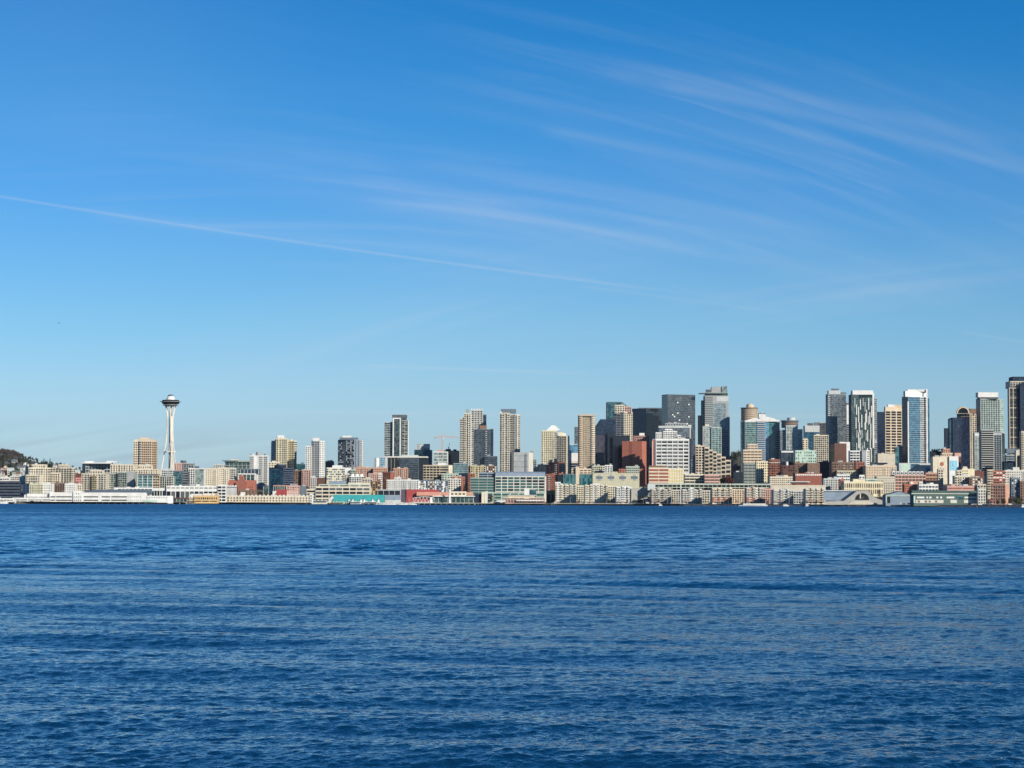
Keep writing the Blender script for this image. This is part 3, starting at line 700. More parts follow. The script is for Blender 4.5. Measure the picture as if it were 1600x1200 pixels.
b.blk(271, 271, 284, 736, 764, 'darkgrey', [Cu('g_teal','slate')], fh=4); b.blk(284, 284, 294, 737, 764, 'darkgrey', [Cu('g_slate','grey')], fh=4, dD=4); b.end()
b = Bd('white-framed residential tower with a mint glass middle', AT, 350, 306, T_)
b.blk(294, 294, 318.5, 732, 762, 'white', [Wn(4,.5,.6,f=(0,.42)), Cu('g_sage',f=(.42,1))], fh=3.6); b.bx('roof_unit', 304, 310, 728.5, 732, 'darkgrey', dD=5, depth=6); b.end()
for x0, x1, yt, lab in [(321,341,732,'cream slab block with small square windows, left of a twin'), (340.5,357,731,'cream slab block with small square windows, right of a twin')]:
    simple(lab, 'apartment block', 380 if x0 < 330 else 360, x0, x0, x1, yt, 765, 'cream', [Wn(6,.35,.35)], roofm='darkgrey')
simple('cream framed block with dark balconies right of the twin slabs', 'apartment block', 370, 357.2, 357.2, 368, 732, 765, 'offwhite', [Wn(3,.7,.5)])
b = Bd('large green glass office with a winged overhanging roof', 'office building', 640, 368, 'office_building')
b.blk(351, 351, 392, 722, 750, 'greygreen', [Cu('g_green','greygreen','lightgrey',mn=6)], fh=5); b.bx('roof_slab', 347, 370, 719.3, 720.6, 'greenroof', dD=-6, depth=40); b.bx('roof_unit', 360, 371, 717.6, 719.3, 'cream', dD=4, depth=9); b.bx('roof_slab', 371, 392, 719.6, 721.8, 'greygreen', dD=-3, depth=34); b.end()
simple('faint grey mid-rise on the skyline left of the winged-roof glass office', BL, 900, 333, 333, 352, 726, 740, 'lightgrey', [Wn(6,.4,.5)], units=2)
# ---- dark roofed glass frame building, grey tower
b = Bd('glass building with slate roofs and white portal frames', 'office building', 330, 386, 'office_building')
b.blk(372, 372, 398, 741, 768, 'slate', [Cu('g_green','slate','white',mn=4,mw=.8)], fh=4.5, roofm='slate'); b.blk(375, 375, 404, 733, 741, 'slate', [Cu('g_slate',None,'white',mn=5)], base=741, dD=8, fh=4.5, roofm='slate')
b.bx('portal_frame', 372, 400, 739.8, 741.3, 'white', dD=-.8, depth=.8); b.bx('portal_frame', 398.3, 400, 741.3, 768, 'white', dD=-.8, depth=.8); b.end()
b = Bd('white and grey round-cornered tower with three drum-like rooftops', AT, 420, 402, T_)
b.blk(389.5, 389.5, 417.5, 712, 760, 'white', [Wn(3,.7,.55,f=(0,.22),m='w_grey'), Fi(1,.8,f=(.25,.47)), Wn(3,.85,.5,f=(.5,.74),m='w_grey'), Wn(2,.9,.55,f=(.78,1),m='w_grey')], depth=24)
b.cyl(390.5, 397, 709, 712, 'lightgrey', dD=3); b.cyl(399, 407, 706.3, 712, 'grey', dD=3); b.cyl(412, 418, 709, 712, 'grey', dD=3); b.end()
# ---- yellow tower
b = Bd('yellow-cream twin-shafted tower with a teal glass left flank', AT, 620, 443, T_)
b.blk(423, 423, 431.5, 689, 728, 'slate', [Cu('g_teal','lightgrey')], dD=16); b.blk(429, 429, 435, 685, 728, 'lightgrey', [], dD=8, units=1)
b.blk(431, 431, 448, 685.5, 736, 'yellow', [Wn(2,.5,.5,f=(0,.5)), Wn(3,.7,.6,f=(.5,1),m='w_grey')], th=20, units=1)
b.blk(447, 459, 463, 689, 736, 'yellow', [Wn(3,.6,.45,m='w_grey')], [Wn(2,.7,.5)], dD=4, units=2)
b.blk(433, 433, 443, 680.5, 685.5, 'white', [], base=686, dD=5, depth=10); b.end()
simple('low cream block behind the navy glass building', BL, 460, 419, 419, 436, 722, 742, 'cream', [Wn(4,.4,.4)])
b = Bd('squat navy blue glass office with a raised rounded crown', 'office building', 300, 438, 'office_building')
b.blk(420, 442, 458.5, 731, 768, 'navy', [Cu('g_blue','navy',pw=2.2)], [Cu('g_navy','slate')], fh=3.6, th=32, name='wall')
b.cyl(427, 446, 726.5, 733, 'navy', dD=6, wall='navy') if False else b.cyl(427, 446, 726.5, 733, 'navy', dD=6)
b.cyl(431, 441, 724.5, 727, 'slate', dD=9); b.end()
b = Bd('low building of pale open frames in front of the navy glass office', BL, 190, 437, B_)
b.blk(427, 427, 448, 758.5, 770, 'salmon', [Cu('g_green',None,'offwhite',mn=6)], units=0); b.end()
simple('dark green glass cube left of the pale open frames', BL, 200, 411, 411, 420, 759.5, 772, 'darkgrey', [Cu('g_green',None,'lightgrey',mn=1)])
simple('pale salmon low block with shopfront windows beside the dark cube', BL, 205, 448.5, 448.5, 468, 759, 771, 'pink', [Wn(5,.5,.4)])
simple('dark slate cube right of the pale salmon low block', BL, 200, 468.5, 468.5, 478, 760, 772, 'slate', [])
simple('brown brick apartment block right of the yellow-cream tower', 'apartment block', 420, 459, 459, 471, 735, 758, 'brown', [Wn(4,.5,.5)], units=1)
simple('rosy brick apartment block touching the brown one', 'apartment block', 410, 471.3, 471.3, 485, 734, 760, 'pink', [Wn(4,.45,.6)], units=1)
b = Bd('low red curved-roof hall behind the long cream waterfront building', 'hall', 150, 440, 'hall'); b.gable(431, 447, 772, 765, wall='redroof', roof='redroof', depth=22); b.blk(426, 426, 431.5, 768, 773, 'white', [], dD=2); b.end()
simple('low pink and white sheds right of the red curved-roof hall', 'shed', 155, 447.5, 447.5, 466, 766.5, 773, 'pink', [Wn(6,.4,.3,m='w_white')], units=2)
# ---- white tower
b = Bd('slim bright white tower with a lower white wing on its left', AT, 560, 492, T_)
b.blk(477, 477, 486, 697, 742, 'white', [Wn(4,.4,.5,m='w_grey')], dD=3); b.blk(486, 499, 507, 689, 750, 'white', [Wn(5,.4,.5,m='w_grey')], [Wn(3,.35,.5,m='w_grey')], th=32)
b.blk(488, 488, 498, 684.5, 689, 'white', [], base=689, dD=6, depth=10); b.end()
simple('dark grey mid-rise just right of the bright white tower', BL, 700, 508, 508, 521, 721, 748, 'darkgrey', [Cu('g_slate')], units=2)
simple('dark blue-green block on the skyline left of the bright white tower', BL, 820, 463, 463, 477, 725, 738, 'slate', [Cu('g_teal')])
b = Bd('white apartment block with rows of yellow-blinded windows', 'apartment block', 420, 528, 'apartment_block')
b.blk(510, 510, 547, 731, 760, 'white', [Wn(10,.6,.5,m=['w_grey','w_gold','w_dark'],f=(0,.78))], fh=4.2, units=2); b.blk(519, 519, 534, 727.5, 731, 'white', [], base=731, dD=6); b.end()
simple('small grey-green annex right of the yellow-blinded white block', BL, 410, 547.3, 547.3, 556, 734, 752, 'sage', [Wn(3,.6,.5)])
b = Bd('grey-blue mottled glass tower with a cream right flank and white crown', AT, 640, 546, T_)
b.blk(527.5, 553, 566, 687, 735, 'bluegrey', [Cu('g_grey','slate'), Wn(5,.5,.5,m=['w_white','w_dark','w_grey'],f=(.02,.35)), Wn(7,.45,.6,m=['w_white','w_dark'],f=(.5,1))], [Wn(3,.4,.6,m='w_grey'), Pa('cream',.75,1)], th=35)
b.blk(530, 530, 558, 684, 687, 'slate', [], base=687, dD=8, depth=16); b.blk(535, 535, 548, 681, 684, 'white', [], base=684, dD=10, depth=10); b.end()
simple('rosy block with thin white stripes behind the waterfront office', BL, 330, 494, 494, 507, 747, 764, 'darkbrick', [Wn(1,.96,.35,m='w_brown')], fh=3)
simple('white narrow block left of the rosy striped one', BL, 325, 485, 485, 494, 746, 766, 'lightgrey', [Wn(3,.45,.6,m='w_brown')])
b = Bd('small white building with a row of arches above the waterfront office', BL, 330, 557, B_)
b.blk(546, 546, 568, 744, 758, 'white', [Wn(6,.5,.6)], par=False)
for k in range(3): b.cyl(547+k*7, 553+k*7, 740.5, 745, 'white', dD=2)
b.end()
simple('salmon-tiled low apartment row right of the grey-blue tower', 'apartment block', 420, 552, 552, 582, 731, 750, 'salmon', [Wn(9,.4,.45)], units=4, roofm='terracotta')
simple('beige stucco block between the arched building and the annex', BL, 340, 538, 538, 546, 741, 756, 'beige', [Wn(2,.5,.5)])
# ---- two-part glass tower
b = Bd('glass tower with a tall white picture-frame strip and dark flat cap', AT, 760, 620, T_)
b.blk(600, 600, 613.5, 659.5, 715, 'lightgrey', [Cu('g_sage','lightgrey'), Wn(3,.7,.55,m=['w_grey','w_dark','w_grey'])], dD=5)
b.blk(612.5, 612.5, 634, 650, 715, 'darkgrey', [Cu('g_slate','slate')]); b.bx('cap', 612, 634.5, 648, 652.5, 'darkgrey', dD=-.5, depth=26)
b.bx('frame', 613, 625.8, 652.8, 654.6, 'white', dD=-1.6, depth=1.2); b.bx('frame', 613, 614.9, 654.6, 715, 'white', dD=-1.6, depth=1.2); b.bx('frame', 624, 625.8, 654.6, 715, 'white', dD=-1.6, depth=1.2)
b.face(615.5, 623.5, 656, 712, [Wn(3,.7,.6,m=['w_grey','w_dark','w_teal'])])
b.blk(627, 627, 637, 657, 715, 'greygreen', [Wn(2,.8,.55,m=['w_dark','w_grey']), Ba('white',.3,.8,h=.6,d=1.2,fh=6.8)], dD=-3); b.bx('fin', 636.6, 637.8, 657, 715, 'white', dD=-4, depth=14); b.end()
b = Bd('white cylindrical low tower left of a small blue glass block', BL, 560, 589, B_); b.cyl(585, 592, 715.5, None, 'white'); b.end()
simple('small blue glass block squeezed beside the white cylinder', 'office building', 570, 592.5, 592.5, 605, 714, 736, 'lightgrey', [Cu('g_sky','lightgrey',f=(0,.75))])
b = Bd('black wide office slab with a pale roof line and mottled grey centre', 'office building', 480, 636, 'office_building')
b.blk(605, 605, 668, 715, 745, 'black', [Cu('g_black',None,'tan',mn=4,f=(0,.36)), Cu('g_black',f=(.7,1))], roofm='offwhite', par=False)
b.bx('roof_edge', 605, 668, 713, 715, 'offwhite', dD=-1, depth=30); b.bx('roof_unit', 627, 653, 711, 713, 'lightgrey', dD=6, depth=12)
b.blk(624, 624, 654, 716.5, 760, 'slate', [Cu('g_slate','darkgrey')], dD=-8, par=False); b.end()
b = Bd('blue-teal glass office with a pale box on its roof, left of the cranes', 'office building', 800, 661, 'office_building')
b.blk(647, 663, 675, 703, 728, 'slate', [Cu('g_teal','navy')], [Cu('g_blue')], th=30); b.blk(651, 651, 671, 694, 703, 'lightgrey', [], base=703, dD=8, depth=14, wall='lightgrey') if False else b.blk(651, 651, 671, 694, 702.6, 'grey', [], base=703, dD=8, depth=14)
b.bx('panel', 655, 671, 695, 700, 'lightgrey', dD=7.6, depth=.3); b.end()
b = Bd('white-framed green glass office block below the orange crane', 'office building', 520, 689, 'office_building')
b.blk(677, 677, 699.5, 706, 736, 'white', [Cu('g_sage','white','white',mn=3)], fh=5.5, units=1); b.bx('roof_unit', 684, 692, 703, 706, 'salmon', dD=3, depth=6); b.end()
b = Bd('black unfinished tower block wrapped in dark netting', 'tower block', 640, 705, 'tower_block')
b.blk(692, 692, 717, 704, 738, 'black', [Cu('g_black'), Wn(2,.4,.55,m='w_grey',f=(.62,.85),z=(.1,.55))], par=False); b.blk(696, 696, 704, 701.5, 704, 'black', [], base=704, dD=5, depth=6, par=False); b.blk(708, 708, 713, 702, 704, 'black', [], base=704, dD=5, depth=6, par=False); b.end()
b = Bd('cream grid-fronted office block below the black unfinished tower', 'office building', 330, 683, 'office_building')
b.blk(661, 661, 687, 727, 760, 'tan', [Wn(5,.72,.55,m='w_dark')], fh=4.6); b.blk(687, 701, 707, 727, 760, 'cream', [Wn(1,.94,.42)], [], fh=4.6, th=25); b.blk(684, 684, 697, 723.5, 727, 'white', [], base=727, dD=6); b.end()
# ---- two-lobed tower
b = Bd('tall pale condo tower of stepped lobes with white rooftop fins', AT, 700, 740, T_)
b.blk(718, 718, 725, 653, 735, 'cream', [Ba('offwhite',h=1.2,d=2), Wn(2,.8,.5)], dD=3); b.blk(724.5, 724.5, 735.5, 646, 735, 'cream', [Wn(3,.55,.5), Ba('white',.55,1,h=1.1)], dD=0); b.blk(727, 727, 732, 640, 646, 'greygreen', [], base=646, dD=4)
b.blk(735.5, 735.5, 754, 640.5, 735, 'offwhite', [Wn(4,.6,.5,m=['w_grey','w_dark']), Fi(4,.8)], dD=4); b.blk(754, 754, 759.5, 648, 735, 'slate', [Cu('g_slate')], dD=8)
for k in range(5): b.bx('fin', 735.6+4.3*k, 736.8+4.3*k, 638.5, 641, 'white', dD=4, depth=10)
b.end()
b = Bd('dark grey glass tower overlapping the pale stepped condo tower', AT, 560, 756, T_)
b.blk(740, 740, 766, 671, 740, 'slate', [Cu('g_slate','darkgrey'), Wn(10,.35,.4,m='w_grey',skip=.62)], th=30); b.blk(765.5, 765.5, 770.6, 670.5, 740, 'darkgrey', [Cu('g_navy')], dD=5)
b.blk(749, 749, 760, 665, 671, 'brown', [], base=671, dD=6); b.blk(757, 757, 777, 713, 740, 'slate', [Cu('g_slate','darkgrey')], dD=-10, units=2); b.end()
b = Bd('small yellow-green apartment block at the foot of the dark grey glass tower', 'apartment block', 330, 747, 'apartment_block')
b.blk(735, 735, 759, 728, 752, 'ochre', [Wn(6,.45,.55), Fi(4,.7,m='yellow')], units=2); b.blk(731, 731, 735.5, 729, 752, 'brown', [], dD=3); b.end()
simple('low brown and grey block right of the small yellow-green one', BL, 335, 760, 760, 776, 728, 745, 'brown', [Wn(5,.4,.6,m=['w_white','w_dark'])], units=2)
simple('dark teal low block left of the small yellow-green apartments', BL, 380, 708, 708, 731, 724, 745, 'slate', [Cu('g_teal','lightgrey')], units=2)
# ---- Belltown brick
simple('salmon brick apartment block with a stepped roof under the black office', 'apartment block', 360, 614, 614, 637, 732, 756, 'salmon', [Wn(7,.4,.5)], units=3, roofm='terracotta')
simple('deep red brick block with a plain right wall', 'apartment block', 330, 597, 610, 615, 738, 760, 'brick', [Wn(4,.4,.5)], [], units=1)
simple('pinkish brick block with white window bays', 'apartment block', 320, 575, 575, 591, 740, 760, 'pink', [Wn(5,.4,.6)], units=1)
simple('narrow white-bayed block between pink and deep red brick ones', 'apartment block', 322, 591, 591, 597, 740, 762, 'white', [Wn(2,.55,.45,m='w_brown')])
simple('long salmon brick terrace left of the black office slab', 'apartment block', 400, 583, 583, 605, 731, 745, 'salmon', [Wn(8,.4,.4)], units=3, roofm='terracotta')
simple('small beige block behind the waterfront office corner', BL, 260, 566, 566, 582, 748, 768, 'beige', [Wn(4,.5,.5)], units=2)
simple('brown and beige balconied block right of the waterfront office', 'apartment block', 210, 578.5, 578.5, 594, 752, 772, 'brown', [Wn(4,.45,.6,m=['w_dark','w_gold'])], units=2)
b = Bd('white apartment row with dark square windows above the red hall', 'apartment block', 190, 629, 'apartment_block')
b.blk(604, 604, 654, 750, 767, 'white', [Wn(14,.45,.5,m=['w_dark','w_grey'])], units=2); b.blk(616, 616, 626, 746.5, 750, 'white', [Wn(2,.5,.5)], base=750, dD=3, units=1); b.end()
b = Bd('apartment row of alternating slate and white panels above the salmon hall', 'apartment block', 195, 676, 'apartment_block')
b.blk(654, 654, 700, 751, 767, 'slate', [Pa('white',.0,.06),Pa('white',.18,.24),Pa('brown',.38,.48),Pa('white',.55,.6),Pa('white',.8,.88), Wn(13,.4,.6,m=['w_dark','w_white'])], units=2); b.end()
simple('cream low block right of the slate and white apartment row', BL, 200, 700, 700, 720, 748, 766, 'offwhite', [Wn(5,.4,.5)], units=1)
simple('brick warehouse with a low pitched top behind the bare trees', BL, 260, 706, 706, 727, 745, 764, 'terracotta', [Wn(5,.5,.4)], units=1)
simple('pale green low roofed block above the brick warehouse', BL, 310, 690, 690, 716, 740, 752, 'sage', [Wn(6,.4,.4)], units=2)
simple('small brick block left of the banded green office', BL, 250, 731, 731, 742, 740, 760, 'brick', [Wn(3,.4,.4)])
# ---- banded green office and hall
b = Bd('broad waterfront office with white window grid and rounded grey roof', 'office building', 120, 800, 'office_building')
b.blk(774, 774, 851, 744, 768, 'offwhite', [Wn(8,.84,.62,m=['w_teal','w_dark','w_teal'])], fh=4.6, par=False); b.blk(851, 851, 853.5, 744, 785, 'offwhite', [], dD=-.5, par=False)
D_ = b.D; rm = MB(); n_s = 7
for i in range(n_s):
    a0, a1 = i/n_s*math.pi/2, (i+1)/n_s*math.pi/2
    z_e, z_t = zat(812, 744, D_), zat(812, 737.2, D_)
    rm.obox((slope(774)*D_, D_+12*(1-math.cos(a0)), z_e+(z_t-z_e)*math.sin(a0)), (slope(852)*D_-slope(774)*D_, 0, 0), (0, 12*(math.cos(a0)-math.cos(a1)), (z_t-z_e)*(math.sin(a1)-math.sin(a0))), (0, .3, .4))
b.part('roof', rm, 'bluegrey')
b.blk(735, 735, 774.5, 746.5, 768, 'greygreen', [Wn(3,.93,.55,m='w_teal')], fh=4.6, dD=4, roofm='bluegrey'); b.blk(748, 748, 776, 738.5, 747, 'bluegrey', [Wn(2,.9,.4)], base=747, dD=10, fh=4.6)
b.blk(757, 757, 851, 769.5, 786, 'sage', [Wn(7,.85,.6,m='w_teal')], fh=5, dD=-14, units=0); b.end()
b = Bd('squarish metallic white block with a dark left edge', BL, 480, 817, B_)
b.blk(802.5, 826, 833, 707, 742, 'offwhite', [Pa('lightgrey',.02,.98,d=.1), Wn(4,.9,.03,m='w_grey',fh=9)], [], th=18); b.bx('seam', 822.2, 822.9, 708, 742, 'darkgrey', dD=-1.4, depth=.6); b.blk(799, 799, 802.6, 704, 742, 'darkgrey', [], dD=2); b.end()
b = Bd('tall cream tower of many balconies with a dark rooftop box', AT, 640, 796, T_)
b.blk(780.5, 780.5, 796.5, 645, 740, 'cream', [Wn(4,.6,.5,m=['w_dark','w_grey']), Ba('offwhite',.12,.45,h=1.0), Ba('white',.7,1,h=1.0)], dD=0, par=False)
b.blk(796, 804.5, 812.5, 648, 740, 'cream', [Wn(2,.7,.5), Ba('white',0,1,h=.9)], [Wn(2,.5,.6,f=(.5,1)), Pa('slate',0,.4)], dD=4, th=34)
b.bx('rooftop_box', 782, 806, 639, 645.5, 'slate', dD=5, depth=16); b.bx('fin', 781.5, 783.5, 643, 645, 'white', dD=1, depth=8); b.end()
for k,(x0,x1,yt,wl,lab) in enumerate([(828,833.5,705,'grey','thin grey tower peeping over the metallic white block'),(833.6,838,718,'greygreen','short grey-green slab right of the metallic white block')]):
    simple(lab, BL, 820, x0, x0, x1, yt, 735, wl, [Wn(2,.6,.5)], units=0)
simple('tiny pink and white buildings seen in the gap before the yellow-cream double tower', BL, 640, 833, 833, 849, 731, 742, 'pink', [Wn(5,.4,.5,m=['w_white','w_dark'])], units=3)
b = Bd('yellow-cream double tower with a pyramid roof on its left shaft', AT, 620, 866, T_)
b.blk(846, 846, 870, 673, 728, 'yellow', [Wn(8,.42,.55,m=['w_grey','w_dark'])], dD=8); b.blk(866, 885, 889.5, 681, 738, 'cream', [Wn(5,.6,.5), Ba('cream',.1,.75,h=.8,d=1)], [Ba('white',h=.9,d=1.2)], th=24)
D_ = b.D+12; X0, X1, ym = slope(853)*D_, slope(876)*D_, D_+9; z0, z1 = zat(864, 672.6, D_), zat(864, 664.5, D_)
pm = MB(); q = [(X0,D_,z0),(X1,D_,z0),(X1,D_+18,z0),(X0,D_+18,z0)]; r_ = [((X0+X1)/2+dx_, ym+dy_, z1) for dx_, dy_ in ((-3,-2),(3,-2),(3,2),(-3,2))]
for i in range(4): j=(i+1)%4; pm.quad(q[i],q[j],r_[j],r_[i])
pm.quad(*r_); b.part('roof', pm, 'white'); b.blk(872, 872, 880, 676, 681, 'yellow', [], base=681, dD=4); b.blk(872, 872, 884, 677.5, 681, 'white', [], base=681, dD=6); b.end()
b = Bd('brown brick block with three dark chimney-like towers on its roof', 'apartment block', 330, 868, 'apartment_block')
b.blk(857, 873, 883, 722.5, 766, 'brick', [Wn(5,.45,.4,m=['w_dark','w_brown'])], [Cu('g_black')], th=42); b.blk(858, 858, 863, 719, 723, 'navy', [], base=723, dD=4); b.blk(866, 866, 870.5, 717, 723, 'navy', [], base=723, dD=4)
b.blk(853, 853, 872, 741, 768, 'brick', [Wn(6,.5,.5,m=['w_brown','w_dark'])], dD=-8, units=2); b.end()
simple('dark navy block behind the brown brick one', BL, 430, 840, 840, 858, 726, 742, 'navy', [Cu('g_black')], units=3)
simple('terracotta low block tucked at the brick block right side', BL, 320, 873, 873, 880, 740, 756, 'terracotta', [Wn(2,.4,.6)])
b = Bd('pale office with sky-blue glass crown, white panels and navy lower floors', 'office tower', 900, 896, O_)
b.blk(889, 889, 905, 694, 732, 'white', [Cu('g_sky',z=(.72,1)), Cu('g_navy','lightgrey',z=(0,.38),fh=4), Pa('sand',z=(.40,.44))], fh=5, par=False); b.end()
simple('thin grey-blue tower half hidden left of the rounded beige tower', OT, 1100, 897.5, 897.5, 905, 667, 700, 'bluegrey', [Cu('g_grey','slate')], name=O_)
b = Bd('tall beige-brown tower with softly rounded corners', AT, 640, 916, T_)
b.blk(904, 904, 927, 650, 735, 'tan', [Wn(7,.5,.5,m=['w_brown','w_grey','w_dark'])], dD=3, depth=20); b.cyl(903, 911, 649, None, 'tan', dD=1, bands=('w_brown',1.4,.1), yb=735); b.cyl(922, 930, 649, None, 'cream', dD=1, bands=('w_brown',1.4,.1), yb=735)
b.bx('parapet_cap', 904, 929, 647.6, 650, 'tan', dD=0, depth=24); b.end()
# ---- dark towers
b = Bd('dark block tower with a chamfered navy top and plum lower facade', OT, 820, 950, O_)
p_ = []; D_ = b.D
for dy_, nm, m_ in ((0,'wall','plum'),):
    X = lambda px: slope(px)*D_
    mb = MB(); zz = lambda y: zat(945, y, D_); zb_ = ground(X(950), D_)-2
    fr = [(X(930.5), zb_), (X(962), zb_), (X(962), zz(655)), (X(938), zz(655)), (X(930.5), zz(666))]
    n0 = len(mb.v); k_ = len(fr)
    mb.v += [Vector((x_, D_, z_)) for x_, z_ in fr] + [Vector((x_, D_+30, z_)) for x_, z_ in fr]
    mb.f.append(tuple(range(k_))); mb.f.append(tuple(reversed(range(k_, 2*k_))))
    for i in range(k_): j = (i+1) % k_; mb.f.append((i, i+k_, j+k_, j))
    b.part('wall', mb, 'plum')
mb = MB(); fr = [(X(930.7), zz(680)), (X(961.9), zz(680)), (X(961.9), zz(655.3)), (X(938.2), zz(655.3)), (X(930.7), zz(666.3))]
mb.v += [Vector((x_, D_-.3, z_)) for x_, z_ in fr]; mb.f.append(tuple(range(5))); mb.v += [Vector((x_, D_-.05, z_)) for x_, z_ in fr]
for i in range(5): j=(i+1)%5; mb.f.append((i,i+5,j+5,j))
b.part('glass_crown', mb, gm('g_navy')); b.face(932, 948, 681, 726, [Cu('g_mauve')]); b.blk(949, 949, 958, 676, 735, 'navy', [Cu('g_black')], dD=-6); b.end()
b = Bd('tall dark slate glass tower with a sloping top behind the cream tower', OT, 1300, 961, O_)
D_ = b.D; mb = MB(); zb_ = ground(X(961), D_)-2; X = lambda px: slope(px)*D_; zz = lambda y: zat(961, y, D_)
fr = [(X(948), zb_), (X(979), zb_), (X(979), zz(633)), (X(972), zz(628)), (X(948), zz(628))]; k_ = 5
mb.v += [Vector((x_, D_, z_)) for x_, z_ in fr] + [Vector((x_, D_+40, z_)) for x_, z_ in fr]; mb.f.append(tuple(range(k_))); mb.f.append(tuple(reversed(range(k_, 2*k_))))
for i in range(k_): j=(i+1)%k_; mb.f.append((i,i+k_,j+k_,j))
b.part('wall', mb, 'slate'); b.face(948.5, 971, 629, 690, [Cu('g_teal','navy')]); b.end()
b = Bd('cream and pink banded tower in front of the dark slate one', AT, 900, 973, T_)
b.blk(958.5, 975, 988.5, 644, 690, 'cream', [Wn(3,.6,.55,m=['w_grey','w_dark']), Bn('white',.9)], [Wn(4,.6,.55,m=['w_grey','w_brown']), Bn('cream',.9)], th=38)
b.blk(960.5, 960.5, 976, 633, 646, 'cream', [Wn(4,.5,.55,m=['w_grey','w_dark'])], dD=6, units=1, base=646); b.blk(976, 976, 986.5, 635.5, 646, 'pink', [Wn(3,.5,.5)], dD=9, base=646, units=1); b.end()
b = Bd('broad dark tower, blank plum left side and dotted black right side', OT, 1150, 1010, O_)
b.blk(987.5, 1009, 1035, 638, 690, 'plum', [Cu('g_black'), Wn(12,.3,.35,m='w_grey')], [Cu('g_mauve')], fh=4.6, th=38); b.bx('cap', 998, 1034, 637, 638.5, 'slate', dD=2, depth=14); b.end()
b = Bd('black blocks between the plum tower and the terracotta one', BL, 760, 965, B_)
b.blk(957.5, 957.5, 973, 681, 735, 'black', [Cu('g_black')]); b.blk(972, 972, 984, 680.5, 735, 'black', [Cu('g_black')], dD=8); b.end()  # walls and glass are both plain black
b = Bd('terracotta red windowless block with a low stepped roof', BL, 600, 990, B_)
b.blk(972, 1003, 1010, 689, 738, 'terracotta', [Wn(1,.98,.5,m='brick',f=(.36,.52),fh=2.6,n='louvre')], [], th=22, par=False); b.end()
b = Bd('red and white striped narrow tower behind the terracotta block', AT, 760, 1003, T_)
b.blk(990, 990, 1015, 681, 725, 'darkbrick', [Bn('pink',.9), Fi(6,.5,m='pink')]); b.blk(999, 999, 1007, 677, 681, 'white', [], base=681, dD=5); b.end()
simple('slim tower with terracotta and white edge left of the white stepped condos', BL, 640, 1019, 1019, 1024, 688, 725, 'terracotta', [Fi(1,.8)])
b = Bd('very tall dark grey glass slab with scattered lit panes', OT, 1100, 1060, O_)
b.blk(1034, 1043, 1086.5, 616.5, 735, 'darkgrey', [Cu('g_slate','darkgrey',pw=2.4), Wn(14,.6,.62,m=['w_white','w_grey','w_grey'],f=(.16,.46),z=(.42,.92),skip=.80), Wn(4,.6,.62,m=['w_white','w_grey'],f=(.68,.86),z=(.42,.92),skip=.75), Wn(7,.7,.9,m='w_grey',f=(.28,.52),z=(.93,.97))], [Cu('g_navy','slate')], th=18)  # lit panes are painted with pale window colours, none of them glows
b.end()
b = Bd('grey glass slab with a white portal frame behind the white stepped condos', OT, 760, 1055, O_)
b.blk(1030, 1030, 1079, 668, 735, 'grey', [Cu('g_grey')], units=0); b.blk(1039, 1039, 1073, 661.5, 668, 'grey', [Wn(8,.5,.5)], base=668, dD=5, units=3)
b.bx('frame', 1029, 1079.5, 665.5, 668.6, 'lightgrey', dD=-1.5, depth=3); b.bx('frame', 1077.5, 1079.5, 668.6, 735, 'lightgrey', dD=-1.5, depth=2); b.end()
b = Bd('bright white stepped condo block with framed square bays', 'apartment block', 560, 1050, 'apartment_block')
for x0,x1,yt,bs,dd in ((1024,1077,686,None,0),(1024.5,1038,676,686,5),(1036,1058,674,686,3),(1039,1051,670.5,674,6),(1057,1064,680,686,3),(1064,1071,684.5,686,4)):
    b.blk(x0, x0, x1, yt, 735 if bs is None else None, 'white', [Wn(max(2,int((x1-x0)/3.2)), .6,.4,m=['w_grey','w_dark'])] if bs else [], base=bs, dD=dd, units=0, depth=18 if dd else 26)
b.face(1025, 1076.5, 688, 738, [Wn(6,.72,.42,m=['w_grey','w_dark','w_grey']), Fi(6,.9,d=.9), Bn('white',1.0,d=.8)], fh=6.4, dD=-.05); b.end()
b = Bd('pale banded office with red-brown window stripes', 'office building', 330, 1030, 'office_building')
b.blk(1014, 1014, 1045, 731, 760, 'cream', [Wn(2,.98,.5,m=['brick'],n='window_band')], fh=5.6); b.blk(1014, 1014, 1040, 728, 731, 'brown', [], base=731, dD=5)
b.blk(1045, 1045, 1068, 732.5, 760, 'cream', [Wn(6,.45,.55,m='w_gold')], fh=5, dD=2, units=1); b.end()
simple('pale office of thin window stripes under a brown roof terrace', 'office building', 300, 1070, 1070, 1101, 741, 760, 'cream', [Wn(4,.92,.45)], fh=5, units=2, name='office_building')
simple('pinkish striped low office left of the big russet tree', 'office building', 310, 1101, 1101, 1124, 742, 758, 'pink', [Wn(3,.92,.4,m='w_brown')], fh=4.6, units=1, name='office_building')
